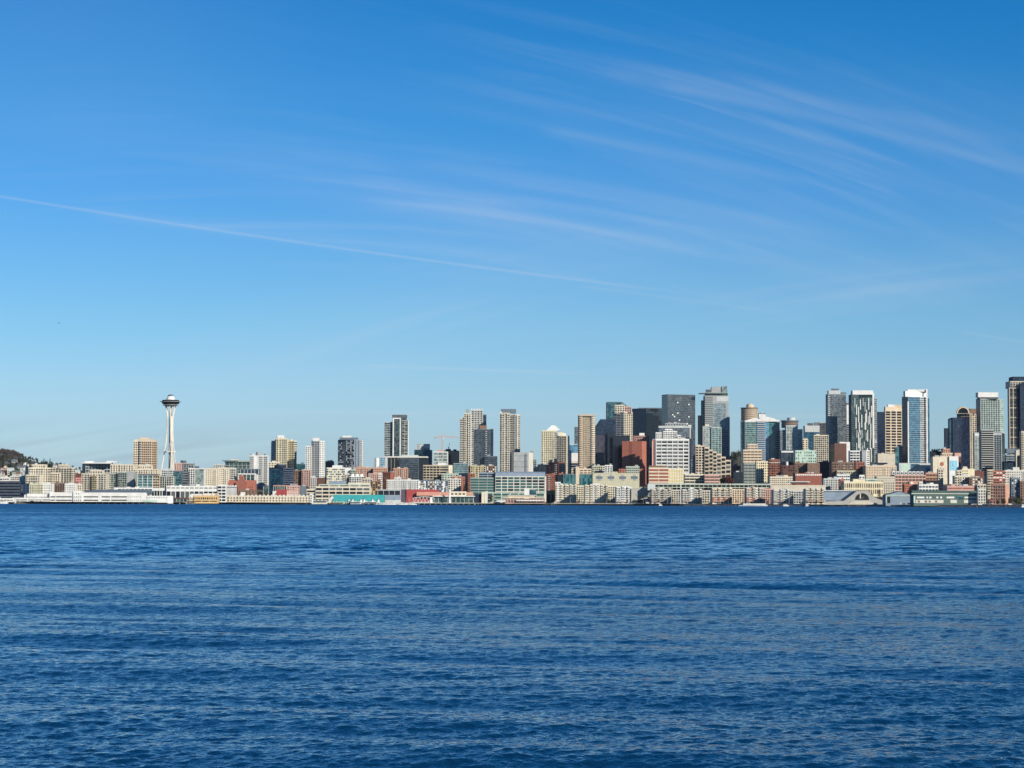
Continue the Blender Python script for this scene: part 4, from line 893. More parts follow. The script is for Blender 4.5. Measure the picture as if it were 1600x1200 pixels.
# ---- tall stepped glass tower
b = Bd('tallest grey glass tower with a thin projecting rooftop wing', AT, 1150, 1118, T_)
b.blk(1096, 1096, 1102, 626, 720, 'slate', [Cu('g_teal','navy')], dD=12); b.blk(1091, 1091, 1097, 649.5, 720, 'navy', [Cu('g_black')], dD=18)  # navy and black left blocks: shade of that side painted into their colour
b.blk(1101.5, 1101.5, 1138.5, 618.5, 720, 'grey', [Wn(2,.96,.4,m='w_grey',f=(0,.34)), Cu('g_pale','grey',f=(.33,.9),z=(.52,.90),pw=1.8), Cu('g_grey','grey',f=(.33,1),z=(0,.52)), Bn('lightgrey',.6,f=(0,.36)), Pa('lightgrey',.5,1,z=(.93,1))], fh=3.6)
b.blk(1138, 1138, 1140.5, 650, 720, 'grey', [], dD=5)
b.blk(1103.5, 1103.5, 1137.5, 613.5, 618.5, 'greygreen', [Cu('g_green')], base=618.6, dD=3); b.bx('rooftop_wing', 1093, 1129, 614, 615.2, 'darkgrey', dD=-2, depth=22)
b.blk(1112, 1112, 1128, 605, 613.5, 'grey', [], base=613.5, dD=8, units=1); b.blk(1103.5, 1103.5, 1112, 609, 613.5, 'darkgrey', [], base=613.5, dD=8); b.bx('glass_screen', 1128, 1136.5, 603.5, 613.5, 'g_sage', dD=6, depth=1.0); b.end()
b = Bd('pale teal glass condo tower overlapping the tallest grey one', AT, 760, 1113, T_)
b.blk(1098, 1098, 1112, 666, 720, 'greygreen', [Cu('g_sage','lightgrey','offwhite',mn=3)]); b.blk(1112, 1112, 1127.5, 668, 720, 'lightgrey', [Cu('g_teal','sage'), Fi(3,.5)], dD=-3); b.blk(1102, 1102, 1108, 663.5, 666, 'offwhite', [], base=666, dD=4); b.end()
b = Bd('tan stepped condo block whose roof terraces descend to the right', 'apartment block', 480, 1110, 'apartment_block')
b.blk(1087, 1087, 1101, 696.5, 745, 'sand', [Wn(3,.6,.5)], units=1, fh=4.2)
for x0,x1,yt in ((1101,1108,699),(1108,1114,703),(1114,1120,706),(1120,1127,709.5),(1127,1134,714),(1134,1142,719)):
    b.blk(x0, x0, x1, yt, 745, 'sand', [Wn(1,.82,.52), Ba('cream',h=.8,d=.9,fh=6.6)], dD=-3, depth=24, fh=6.6, units=0)
b.blk(1080, 1080, 1087.5, 719, 742, 'bluegrey', [Wn(2,.6,.6)], dD=6); b.end()
# ---- gap with street
simple('low brown block down in the shaded street gap', BL, 560, 1143, 1143, 1157, 728, 745, 'plum', [Wn(4,.4,.5,m=['w_grey','w_dark'])], units=2)
simple('dim violet-grey block behind the russet tree in the street gap', BL, 420, 1146, 1146, 1161, 738, 755, 'navy', [Cu('g_black')], units=1)
b = Bd('round tan tower with a flat brim and a drum on top', OT, 1150, 1172, O_)
cx_, cy_, r_, zt_ = b.cyl(1159.5, 1185.5, 637.5, None, 'tan', bands=('w_brown', 1.5, .12), yb=662); k = MB(); k.lathe(cx_, cy_, [(r_+1.2, zt_), (r_+1.2, zt_+1.2)], 32); b.part('brim', k, 'brown'); b.cyl(1167, 1179, 632, 637, 'sand', dD=6); b.cyl(1169, 1176, 630.8, 632.1, 'tan', dD=8); b.end()
simple('small white-topped tower between the round tan tower and the wide teal one', OT, 1100, 1186, 1186, 1197, 646, 665, 'darkgrey', [Pa('white',z=(.75,1)), Fi(2,.8)], name=O_)
b = Bd('wide teal glass tower with curved white roofs and a white balcony strip', AT, 880, 1187, T_)
b.blk(1158, 1158, 1165, 658, 725, 'slate', [Cu('g_teal','slate')], dD=6)
b.blk(1164, 1164, 1183, 657, 735, 'lightgrey', [Cu('g_teal','sage')], dD=0, par=False); b.blk(1183, 1183, 1196, 657, 735, 'bluegrey', [Wn(1,.9,.5,m='w_blue'), Ba('white',0,1,h=.7,d=1.6)], dD=-1, par=False)
b.blk(1196, 1196, 1202, 658, 735, 'bluegrey', [Cu('g_sky')], dD=0, par=False); b.blk(1202, 1202, 1211, 658, 735, 'slate', [Cu('g_teal','teal')], dD=2, par=False); b.blk(1211, 1211, 1218.5, 657, 735, 'greygreen', [Ba('lightgrey',h=.9), Cu('g_slate')], dD=4, units=1)
mb = MB(); D_ = b.D; N_ = 14
def arc_roof(mb, x0, x1, ylo, yhi, D_, dep, skew=.5):
    N_ = 12; pts = []
    for i in range(N_+1):
        t = i/N_; hgt = math.sin(math.pi*min(1, t/(2*skew)))if t < skew else math.sin(math.pi*(.5+.5*(t-skew)/(1-skew)))
        pts.append((slope(x0+(x1-x0)*t)*D_, zat((x0+x1)/2, ylo+(yhi-ylo)*hgt, D_)))
    zb_ = zat((x0+x1)/2, ylo+1.2, D_)
    for (xa, za), (xb, zb2) in zip(pts, pts[1:]):
        mb.quad((xa,D_,zb_),(xb,D_,zb_),(xb,D_,zb2),(xa,D_,za)); mb.quad((xa,D_,za),(xb,D_,zb2),(xb,D_+dep,zb2),(xa,D_+dep,za))
    return mb
b.part('curved_roof', arc_roof(MB(), 1164, 1187, 658, 653, D_-1.5, 24, .85), 'white'); b.part('curved_roof', arc_roof(MB(), 1183, 1219, 657.6, 651, D_-2.5, 26, .3), 'white'); b.end()
b = Bd('pale gridded glass tower with a dark round cap', AT, 900, 1237, T_)
b.blk(1228.5, 1228.5, 1247, 665, 712, 'lightgrey', [Cu('g_sage','lightgrey','white',mn=4)], fh=6, dD=-5); b.blk(1219.5, 1219.5, 1229, 672, 712, 'grey', [Cu('g_grey','grey')], dD=2); b.blk(1246.5, 1246.5, 1254.5, 671, 712, 'sage', [Cu('g_sage','lightgrey')], dD=0)
b.cyl(1223, 1249, 658, 668, 'brown', dD=4, bands=('w_grey', 1.5, .12)); b.cyl(1222, 1250.5, 656.5, 658.2, 'slate', dD=3.2); b.cyl(1231, 1244, 652.5, 656.5, 'lightgrey', dD=9); b.end()
b = Bd('blue glass office with a pale top storey and rooftop plant boxes', OT, 1050, 1270, O_)
b.blk(1258, 1258, 1281, 665, 705, 'lightgrey', [Cu('g_blue','navy',z=(0,.8)), Pa('lightgrey',z=(.84,1))], units=0, par=False); b.blk(1263, 1263, 1271, 661.5, 665, 'darkgrey', [], base=665, dD=5); b.blk(1273, 1273, 1280, 660.5, 665, 'slate', [], base=665, dD=5); b.end()
simple('cream gridded tower with open roof terrace right of the blue glass office', OT, 860, 1272, 1272, 1295, 680, 730, 'cream', [Wn(7,.6,.6,m=['w_dark','w_grey']), Fi(7,.7,m='cream')], name=O_, units=1)
simple('dark low office with lit roof terraces behind the cream gridded tower', OT, 1180, 1275, 1275, 1295, 661, 682, 'greenroof', [Cu('g_slate','brown')], name=O_, units=2)
simple('small cream block wedged beside the blue glass office', BL, 1000, 1253.5, 1253.5, 1263, 686, 705, 'cream', [Wn(2,.4,.4)])
b = Bd('ochre-cream stepped block with a tall central shaft', 'office building', 560, 1175, 'office_building')
b.blk(1161.5, 1161.5, 1190.5, 703, 730, 'sand', [Wn(5,.85,.35,m='w_brown')], fh=4.6); b.blk(1168, 1168, 1184, 694, 703, 'sand', [Wn(3,.8,.35,m='w_grey')], base=703, dD=4, fh=4); b.blk(1162.5, 1162.5, 1182, 724, 752, 'greygreen', [Wn(3,.85,.5,m='w_grey')], dD=-8, fh=5); b.end()
b = Bd('pale yellow hotel-like block with small square windows', 'hotel', 500, 1192, 'hotel')
b.blk(1182, 1182, 1201.5, 721, 757, 'yellow', [Wn(7,.4,.42)], fh=4.2, par=True); b.end()
simple('dark grey panelled block with a white cornice', BL, 640, 1221, 1221, 1243, 704, 728, 'slate', [Cu('g_slate'), Pa('white',z=(.93,1))], units=0)
b = Bd('mint green block with scattered narrow windows and dark left glazing', BL, 620, 1260, B_)
b.blk(1243, 1243, 1276, 704, 728, 'mint', [Wn(10,.4,.45,m=['w_teal','w_grey'],skip=.35)], units=2, fh=4.6); b.end()
simple('red brick block with white cornice stripes right of the yellow hotel', BL, 470, 1202, 1202, 1219, 718, 748, 'brick', [Wn(5,.5,.5,m=['w_dark','w_brown']), Pa('pink',z=(.86,.92))], units=1, fh=4)
b = Bd('plum-brown brick warehouse with a white water tank on its roof', 'warehouse', 440, 1231, 'warehouse')
b.blk(1221, 1221, 1242, 727.5, 750, 'darkbrick', [Wn(6,.5,.55,m=['w_brown','w_dark'])], fh=4.4, units=0); b.cyl(1228, 1232, 721.5, 727, 'white', dD=4); b.end()
simple('brown and taupe low block with one lit bay', BL, 480, 1242, 1242, 1262, 723.5, 745, 'brown', [Wn(5,.6,.5,m=['w_brown','w_dark'])], units=1)
simple('taupe box with few small windows left of the dark alley', BL, 485, 1262, 1262, 1281, 724, 745, 'brown', [Wn(5,.35,.3,m='w_grey',skip=.4)], units=0)
simple('long low red brick market hall with pale roof edge', 'market hall', 330, 1243, 1243, 1284, 740, 752, 'brick', [Wn(14,.3,.4,m='brick'), Pa('white',z=(.88,1))], name='market_hall', units=3)
simple('cream row of sheds under the yellow hotel', 'shed', 380, 1203, 1203, 1243, 745, 758, 'cream', [Wn(14,.45,.3)], name='shed', units=5)
simple('black tower base in the dark alley', BL, 760, 1281, 1281, 1300, 722, 748, 'navy', [Cu('g_black')])  # navy walls with near-black glass
# ---- right downtown
b = Bd('grey-blue glass tower with pale mottled panes and stepped top', AT, 950, 1308, T_)
b.blk(1294, 1294, 1323, 616, 725, 'grey', [Cu('g_grey','slate'), Wn(8,.35,.8,m='w_grey',skip=.7)], dD=0); b.blk(1295.5, 1295.5, 1314, 610.5, 617, 'lightgrey', [Pa('lightgrey')], base=617, dD=3); b.blk(1301, 1301, 1311.5, 607.5, 611, 'slate', [], base=611, dD=5); b.blk(1315, 1315, 1323, 613.5, 617, 'slate', [], base=617, dD=5); b.end()
b = Bd('white narrow slab with a dark balconied lower half between two glass towers', AT, 1150, 1327, T_)
b.blk(1323.5, 1323.5, 1331, 633, 665, 'white', [], dD=6); b.blk(1323.5, 1323.5, 1331, 663.5, 725, 'slate', [Ba('offwhite',0,.8,h=.8), Cu('g_slate')], dD=0); b.bx('cap', 1324, 1331.5, 629.5, 633, 'brown', dD=6, depth=9); b.end()
b = Bd('dark green glass tower with zigzag white vertical streaks', AT, 900, 1350, T_)
b.blk(1331, 1331, 1366.5, 616, 728, 'darkgrey', [Cu('g_green','slate',pw=2.2,lt=.45)], par=False); b.blk(1366, 1366, 1371, 622, 728, 'greygreen', [Cu('g_grey','lightgrey')], dD=4)
b.bx('white_cap', 1333, 1365, 610, 616.5, 'white', dD=-1, depth=20); b.bx('fin', 1364, 1366.5, 614, 700, 'white', dD=-1.2, depth=1.2); b.face(1334,1364,617,620.5,[Wn(7,.85,.8)])
for (fx, y0_, y1_) in [(1341.5,636,660),(1342.5,660,676),(1341.5,676,700),(1346.5,648,668),(1347,672,685),(1343.5,685,706),(1352,628,643),(1354,640,660),(1348,696,710),(1359,644,662),(1360.5,662,686),(1359.5,686,702),(1355.5,672,690),(1337.5,652,670),(1338.5,692,706),(1361,700,722),(1336,622,636),(1352.5,646,672),(1350.5,690,700),(1344.5,624,640),(1349,622,634),(1357.5,622,640),(1345,708,722),(1349.5,706,720),(1355,700,716),(1338.5,632,648),(1357,650,664),(1353.5,676,688),(1339,672,684),(1351.5,660,671),(1362,634,652),(1344.8,672,680)]:
    b.bx('fin', fx, fx+(1.35 if y1_-y0_ > 15 else .8), y0_, y1_, 'white', dD=-1.1, depth=.9)
b.end()
simple('navy glass slab between the streaked green tower and the tan grid tower', OT, 1150, 1371, 1371, 1384, 644, 725, 'navy', [Cu('g_navy','navy')], name=O_, units=0)
b = Bd('tan concrete grid tower with dark horizontal windows', OT, 1000, 1396, O_)
b.blk(1382, 1384, 1410, 636, 715, 'sand', [Wn(3,.80,.55,m='w_dark',z=(0,.90)), Wn(3,.8,.75,m='w_dark',z=(.895,.94),fh=5)], [], fh=4.9, th=15); b.bx('roof_unit', 1388, 1398, 632, 636, 'white', dD=6, depth=8); b.bx('roof_unit', 1398, 1410, 632.5, 636, 'sand', dD=7, depth=8); b.end()
b = Bd('tall blue glass tower with a white crown and white corner edges', OT, 720, 1430, O_)
b.blk(1410, 1420, 1450, 619.5, 738, 'lightgrey', [Cu('g_blue','bluegrey',f=(0,.62)), Cu('g_grey','white',f=(.62,.96),pw=2.0)], [Cu('g_navy','navy')], par=False, th=24)  # left side in navy glass: its lack of sun is put into the colour
b.blk(1450, 1450, 1453.2, 622, 738, 'bluegrey', [Cu('g_blue')], dD=14); b.blk(1412.5, 1415.5, 1449.5, 611.5, 620, 'white', [], [], base=620, dD=1.5, th=24); b.bx('parapet_step', 1419, 1450.5, 608.5, 612, 'white', dD=12, depth=6)
b.bx('corner_edge', 1419, 1420.8, 627, 738, 'white', dD=-1.2, depth=1); b.bx('corner_edge', 1448.3, 1450.3, 608, 738, 'white', dD=9, depth=1.2); b.bx('antenna', 1425, 1425.5, 606, 609, 'grey', dD=14, depth=.5); b.bx('antenna', 1434, 1434.5, 606.3, 609, 'grey', dD=14, depth=.5)
b.end()
b = Bd('pale stone podium with a blue glass strip at the foot of the blue tower', BL, 560, 1428, B_)
b.blk(1405, 1405, 1457, 724, 742, 'lightgrey', [Cu('g_blue',f=(.34,.62)), Cu('g_sky',f=(.80,.92),z=(0,.8)), Pa('mint',.05,.3)], units=0); b.end()
simple('white ribbed block between the tan grid tower and the blue tower', BL, 760, 1403, 1403, 1410.5, 697, 725, 'white', [Wn(1,.85,.45)])
simple('dark brown dark-sided tower in front of the grey-blue mottled tower', BL, 640, 1297, 1304, 1323, 693, 730, 'darkbrick', [Wn(8,.5,.5,m='w_brown')], [Cu('g_black')], units=0)
simple('white windowless slab right of the dark brown tower', BL, 660, 1312, 1312, 1328.5, 691, 728, 'white', [], units=0)
b = Bd('white office block with dark window rows below the streaked tower', 'office building', 620, 1344, 'office_building')
b.blk(1328.5, 1328.5, 1350, 704.5, 735, 'white', [Wn(4,.8,.5,f=(0,.9))], fh=4.3); b.blk(1347, 1354, 1359, 703.5, 738, 'white', [], [Wn(1,.5,.4)], dD=-7, th=30); b.end()
simple('taupe flat-roofed theatre block right of the white office block', BL, 660, 1372, 1372, 1399, 709, 730, 'beige', [Pa('navy',0,.55,z=(0,.55))], units=1)
simple('dark teal narrow block beside the white ribbed block', BL, 700, 1399, 1399, 1405, 699, 730, 'slate', [Cu('g_teal')])
b = Bd('long brown brick block with rounded bays above the market', 'apartment block', 440, 1326, 'apartment_block')
b.blk(1300, 1300, 1338, 722.5, 748, 'brown', [Wn(11,.45,.55,m=['w_dark','w_brown'])], units=2, fh=4); b.blk(1337, 1337, 1351.5, 722, 748, 'brick', [Wn(5,.4,.4)], dD=-2, fh=4); b.blk(1308, 1308, 1340, 735.5, 752, 'olive', [Wn(9,.5,.5,m='w_brown')], dD=-10, fh=4); b.end()
simple('orange-tan long block with pitched dormers above the market', 'apartment block', 430, 1353, 1353, 1401, 728, 748, 'sand', [Wn(12,.4,.4,m='w_brown')], units=6, fh=4)
simple('white small-roofed block with dark openings above the long yellow hall', BL, 330, 1308, 1308, 1328, 741.5, 752, 'white', [Wn(6,.6,.35)], fh=5)
simple('white gabled grey-walled row of bays at the left end of the yellow hall', BL, 270, 1287, 1287, 1312, 748, 764, 'lightgrey', [Wn(8,.4,.5,m='w_brown')], units=4)
simple('narrow brick bay attached left of the long yellow hall', BL, 268, 1312, 1312, 1319, 749, 764, 'terracotta', [Wn(2,.4,.4)])
b = Bd('long pale yellow market hall with arched windows and a white cupola', 'market hall', 260, 1350, 'market_hall')
b.blk(1319, 1319, 1380, 753, 764, 'yellow', [Wn(19,.42,.6,m='w_brown')], fh=8, par=True); b.blk(1380, 1380, 1398, 752, 764, 'beige', [Wn(6,.4,.5,m='w_grey')]); b.blk(1333, 1333, 1352, 749, 753, 'yellow', [], base=753, dD=6); b.blk(1343, 1343, 1351, 742.5, 749.2, 'white', [Wn(2,.4,.4)], base=749, dD=5); b.blk(1353, 1353, 1370, 748.5, 753, 'mint', [Wn(5,.5,.4)], base=753, dD=8); b.end()
b = Bd('sand coloured plain wall block right of the white cupola', BL, 300, 1384, B_); b.blk(1370, 1370, 1399, 745, 762, 'beige', [Wn(9,.3,.3,m='w_grey')], units=2); b.end()
b = Bd('terracotta-pink open parking structure with sawtooth skylights', 'parking garage', 340, 1425, 'parking_garage')
b.blk(1398, 1398, 1447, 742, 762, 'pink', [Wn(9,.8,.5,m='w_brown')], fh=4.6, par=False)
for k in range(8): b.bx('skylight', 1394.5+6.3*k, 1399.0+6.3*k, 736.5, 741.8, 'white', dD=-.2, depth=9); b.bx('skylight_opening', 1395.8+6.3*k, 1398.0+6.3*k, 738, 740.8, 'w_dark', dD=-.5, depth=.25)
b.blk(1447, 1447, 1468, 739, 760, 'salmon', [Wn(4,.85,.5,m='w_brown')], fh=5, dD=2, units=1); b.end()
simple('beige stair tower and deck right of the parking structure', BL, 330, 1466, 1466, 1474, 733, 760, 'beige', [Wn(2,.5,.4)])
b = Bd('low orange-brown block with a round white sign left of the white villas', BL, 200, 1424, B_)
b.blk(1413, 1413, 1436, 757, 770, 'terracotta', [Wn(8,.4,.3,m='w_brown')], units=0); b.blk(1421, 1421, 1436, 752.5, 757.5, 'salmon', [], base=757.5, dD=3); sg = MB(); D_ = b.D+2.6
sg.tube((slope(1425)*D_, D_, zat(1425, 755, D_)), (slope(1425)*D_, D_+.3, zat(1425, 755, D_)), 2.0, 2.0, 20); b.part('sign', sg, 'white'); b.end()
b = Bd('white villa-like building with terraces beside a black roof', BL, 205, 1450, B_)
b.blk(1436, 1436, 1466, 757, 770, 'white', [Wn(6,.6,.4)], units=3, fh=4.5); b.blk(1445.5, 1445.5, 1468, 751, 757, 'black', [], dD=30); b.blk(1436, 1436, 1442, 753.5, 757, 'white', [Wn(1,.6,.3)], base=757, dD=2); b.end()
# ---- far right
b = Bd('navy glass and tan stone tower with an arched semicircular top', OT, 900, 1510, O_)
b.blk(1477, 1477, 1484, 669.5, 722, 'navy', [Cu('g_navy','navy')], dD=6); b.blk(1484, 1484, 1496, 654, 722, 'navy', [Cu('g_blue','navy')], dD=3, par=False)  # navy glass also carries the shade of the unlit left face
b.blk(1484, 1496, 1517, 657, 738, 'navy', [Cu('g_navy','navy')], [Cu('g_navy','navy')], dD=0, th=30, par=False) if False else b.blk(1489, 1489, 1516, 652.5, 738, 'navy', [Cu('g_navy','navy')], dD=0, par=False)
b.blk(1496, 1516.5, 1526.5, 646, 738, 'tan', [Wn(5,.6,.6,f=(0,.98),z=(.86,1),m='w_dark',fh=3.8)], [Wn(3,.5,.55)], dD=12, th=32, par=False)
mb = MB(); D_ = b.D+12.1; c_x = slope(1506)*D_; rr = slope(1516.3)*D_-c_x; zb_ = zat(1506, 646, D_); N_=16
for ra, rb, nm, mt, dep in ((rr, 0, 'arched_gable', 'tan', 5),):
    pts = [(c_x-rr*math.cos(math.pi*i/N_), zb_+rr*1.05*math.sin(math.pi*i/N_)) for i in range(N_+1)]
    for (xa, za), (xb, z2) in zip(pts, pts[1:]):
        mb.quad((xa,D_,zb_),(xb,D_,zb_),(xb,D_,z2),(xa,D_,za)); mb.quad((xa,D_,za),(xb,D_,z2),(xb,D_+dep,z2),(xa,D_+dep,za))
    b.part(nm, mb, mt)
mb = MB(); pts = [(c_x-rr*.78*math.cos(math.pi*i/N_), zb_+rr*.8*math.sin(math.pi*i/N_)) for i in range(N_+1)]
for (xa, za), (xb, z2) in zip(pts, pts[1:]): mb.quad((xa,D_-.3,zb_+.5),(xb,D_-.3,zb_+.5),(xb,D_-.3,z2+.5),(xa,D_-.3,za+.5))
b.part('fanlight', mb, 'w_dark'); b.blk(1516.5, 1516.5, 1526, 639, 646.5, 'brown', [], base=646.5, dD=22); b.end()
b = Bd('green glass residential tower with a bright white box crown', AT, 1000, 1548, T_)
b.blk(1526, 1533, 1569, 623.5, 680, 'greygreen', [Cu('g_green','greygreen','lightgrey',mn=8,mw=.7,f=(0,.86)), Cu('g_sage','mint',f=(.86,1))], [Cu('g_teal','slate')], th=18); b.bx('cap', 1531, 1561, 620, 623.5, 'darkgrey', dD=3, depth=16); b.bx('white_crown', 1529.5, 1561, 613, 620.6, 'white', dD=2, depth=20); b.end()
b = Bd('grey balcony-striped tower in front of the green glass tower', AT, 620, 1547, T_)
b.blk(1523, 1523, 1533.5, 676, 735, 'greygreen', [Cu('g_sage','grey','offwhite',mn=2), Pa('white',.1,.9,z=(.93,1))]); b.blk(1533.5, 1533.5, 1553.5, 671.5, 735, 'grey', [Wn(1,.98,.55,m='w_dark'), Ba('offwhite',.03,.97,h=.8,d=1.2)], dD=-3); b.blk(1553.5, 1566, 1570.5, 675.5, 735, 'lightgrey', [Cu('g_slate','grey','lightgrey',mn=3), Pa('white',0,1,z=(.95,1))], [Cu('g_green')], dD=0, th=20); b.end()
b = Bd('huge tan-framed dark glass tower with stepped shoulders at the right edge', OT, 780, 1590, O_)
b.blk(1575.5, 1578, 1596, 605.5, 705, 'slate', [Cu('g_slate'), Wn(3,.66,.62,m='w_dark',fh=6.6), Fi(3,1.1,m='tan',d=.7), Bn('tan',.8,fh=15,d=.6)], [Cu('g_blue')], th=16)
b.blk(1595, 1595, 1628, 600, 705, 'navy', [Cu('g_navy','navy')], dD=-3); b.blk(1580, 1580, 1622, 596, 606, 'beige', [Wn(4,.6,.6,f=(0,.4)), Cu('g_navy',f=(.4,1))], base=606, dD=4); b.blk(1584, 1584, 1618, 589, 596, 'navy', [Cu('g_navy')], base=596, dD=7)
b.bx('base_cornice', 1573, 1596, 701, 708, 'slate', dD=-2, depth=20); b.end()
b = Bd('tan slab with a white parapet cut off by the right edge', BL, 560, 1603, B_); b.blk(1596.5, 1596.5, 1612, 674, 724, 'tan', [Wn(4,.6,.5,m='w_grey'), Pa('white',z=(.95,1))]); b.end()
simple('slate glass low block under the huge right-edge tower', BL, 700, 1572, 1572, 1590, 711, 728, 'slate', [Cu('g_slate','lightgrey')], units=2)
simple('navy glass low block with black roof under the huge right-edge tower', BL, 560, 1569, 1569, 1587, 722, 740, 'navy', [Cu('g_teal')], units=1)
b = Bd('pale stone building with a tall dark arch at the right edge', BL, 600, 1592, B_); b.blk(1588, 1588, 1600, 704, 735, 'beige', [], units=1); D_=b.D; mb=MB(); cx_=slope(1592.5)*D_
mb.box(cx_-2.6, D_-.4, zat(1592,733,D_), cx_+2.6, D_, zat(1592,714,D_)).tube((cx_,D_-.4,zat(1592,714,D_)),(cx_,D_,zat(1592,714,D_)),2.6,2.6,20); b.part('arch', mb, 'w_dark'); b.end()
simple('dark navy block with a row of roof tanks right of the blue tower', BL, 900, 1454, 1454, 1472, 705.5, 728, 'navy', [Cu('g_black')], units=3)
b = Bd('orange-tan old building with a mansard roof left of the arched tower', BL, 780, 1481, B_); b.blk(1472, 1472, 1490, 708, 730, 'sand', [Wn(5,.4,.4,m='w_brown')], fh=4); b.blk(1474, 1474, 1485, 701.5, 708, 'salmon', [Wn(3,.4,.4)], base=708, dD=4, units=1); b.end()
simple('pink-topped brick block tucked before the arched tower', BL, 760, 1492, 1492, 1502, 707, 735, 'darkbrick', [Pa('pink',z=(.85,1)), Cu('g_black',z=(0,.6))], units=0)
b = Bd('white building carrying a portrait mural and a light blue poster', BL, 560, 1480, B_)
b.blk(1458, 1458, 1484, 714, 742, 'cream', [], units=2); b.blk(1483.5, 1483.5, 1498, 713.5, 742, 'white', [], dD=-3)
b.bx('mural', 1466, 1479, 718, 737, 'cream', dD=-.35, depth=.3)
D_ = b.D-.7; f = MB()
f.tube((slope(1472)*D_, D_, zat(1472,725,D_)), (slope(1472)*D_, D_+.2, zat(1472,725,D_)), 3.2, 3.2, 18); b.part('mural_head', f, 'terracotta'); f = MB(); f.box(slope(1467)*D_, D_, zat(1470,736.5,D_), slope(1475)*D_, D_+.2, zat(1470,731,D_)); b.part('mural_shoulder', f, 'salmon')
b.bx('poster', 1485, 1496, 720, 734.5, 'posterblue', dD=-3.5, depth=.3)
f = MB(); D_ = b.D-3.9
for (xa, ya, xb, yb_) in ((1491.5,723,1489.5,724.5),(1489.5,724.5,1490,727),(1490,727,1492,728.5),(1492,728.5,1491.5,731),(1491.5,731,1489,731.5)): f.tube((slope(xa)*D_,D_,zat(xa,ya,D_)),(slope(xb)*D_,D_,zat(xb,yb_,D_)),.45,.45,5)
b.part('poster_emblem', f, 'white'); b.end()
b = Bd('pale yellow apartment building with a taller white chimney block', 'apartment block', 340, 1509, 'apartment_block')
b.blk(1503, 1503, 1523, 733, 752, 'yellow', [Wn(4,.35,.35,f=(0,.5))], units=1); b.blk(1505, 1505, 1511, 729.5, 733, 'cream', [], base=733, dD=4); b.blk(1495, 1495, 1503, 735, 752, 'cream', [Wn(2,.5,.5)], dD=-2); b.end()
simple('cream terrace block with white window bays below the pale yellow one', 'apartment block', 270, 1492, 1492, 1515, 744, 762, 'cream', [Wn(6,.5,.5)], units=2)
simple('brown bayed block right of the cream terrace block', 'apartment block', 275, 1515, 1515, 1536, 746, 762, 'brown', [Wn(5,.45,.5,m=['w_dark','w_white'])], units=3)
simple('dark roofed brick block behind the brown bayed one', BL, 400, 1522, 1522, 1538, 736, 752, 'darkbrick', [], units=2)
b = Bd('long low pink brick block with red stripes above the green pier sheds', BL, 170, 1508, B_)
b.blk(1480, 1480, 1527, 759.5, 771, 'pink', [Wn(2,.97,.4,m=['brick'],n='window_band')], fh=4.2, units=5); b.blk(1527, 1527, 1541, 757, 785, 'beige', [Wn(3,.5,.5)], dD=-4, units=1); b.end()
b = Bd('brown brick block with white window bands behind the salmon-red one', 'apartment block', 260, 1557, 'apartment_block')
b.blk(1543, 1543, 1552, 734, 765, 'tan', [Wn(2,.8,.4)], dD=-2); b.blk(1552, 1552, 1571, 736, 765, 'terracotta', [Wn(4,.8,.4,m=['w_white','w_dark'])]); b.end()
simple('salmon-red block with columns of small dark windows near the shore', 'apartment block', 60, 1548, 1571, 1577, 757, 781, 'salmon', [Wn(7,.32,.5)], [], fh=4, units=3, th=30, name='apartment_block')
b = Bd('white old block with small square windows at the right edge', 'apartment block', 330, 1588, 'apartment_block'); b.blk(1570, 1570, 1606, 735, 762, 'offwhite', [Wn(11,.35,.4)], units=2); b.blk(1583, 1583, 1593, 730.5, 735, 'offwhite', [], base=735, dD=4); b.end()
simple('dark slate block with pale window columns at the right edge', 'apartment block', 180, 1580, 1580, 1594, 747.5, 769, 'slate', [Wn(5,.4,.5,m=['w_white','w_dark','w_grey'])], units=1, name='apartment_block')
simple('taupe block with dark windows cut off by the right edge', 'apartment block', 185, 1594, 1594, 1608, 752, 769, 'brown', [Wn(5,.4,.45)], units=1, name='apartment_block')
simple('cream bayed building at far right of the green pier sheds', BL, 30, 1528, 1528, 1540, 764, 784, 'offwhite', [Wn(3,.4,.5)], units=1)
# ---- centre behind condos
b = Bd('salmon and teal glass market building with a tall salmon pillar', 'office building', 240, 905, 'office_building')
b.blk(880, 880, 935, 741, 760, 'slate', [Cu('g_teal',None,'teal',mn=6)], fh=6); b.blk(871, 871, 881, 742, 760, 'navy', [Cu('g_black')], dD=4); b.blk(893, 893, 924, 732.5, 741, 'sand', [Wn(5,.6,.3)], base=741, dD=3, units=2); b.bx('pillar', 899.5, 905, 729, 757, 'sand', dD=-1.5, depth=3); b.end()
simple('white roof-terraced apartments above the teal glass market building', 'apartment block', 360, 925, 925, 945, 728, 742, 'olive', [Wn(6,.45,.5), Pa('white',.85,1)], units=3)
simple('white stepped apartments with dark slots beside the roof-terraced ones', 'apartment block', 350, 945, 945, 957, 727, 748, 'white', [Wn(3,.5,.5)], units=1)
b = Bd('broad olive-beige building with cross-shaped window groups', BL, 170, 965, B_)
b.blk(926, 926, 999, 739.5, 762, 'olive', [], units=2, roofm='greygreen')
for k in range(4):
    xc_ = 936.5+18.3*k; b.bx('window_bay', xc_-2.4, xc_+2.4, 742.2, 750.3, 'darkgrey', dD=-.35); b.bx('window_bay', xc_-5, xc_+5, 744.2, 748.2, 'slate', dD=-.5, depth=.2); b.bx('window_trim', xc_-5.6, xc_+5.6, 743.2, 743.9, 'white', dD=-.6, depth=.3); b.bx('window_trim', xc_-5.6, xc_+5.6, 748.6, 749.2, 'white', dD=-.6, depth=.3)
b.end()
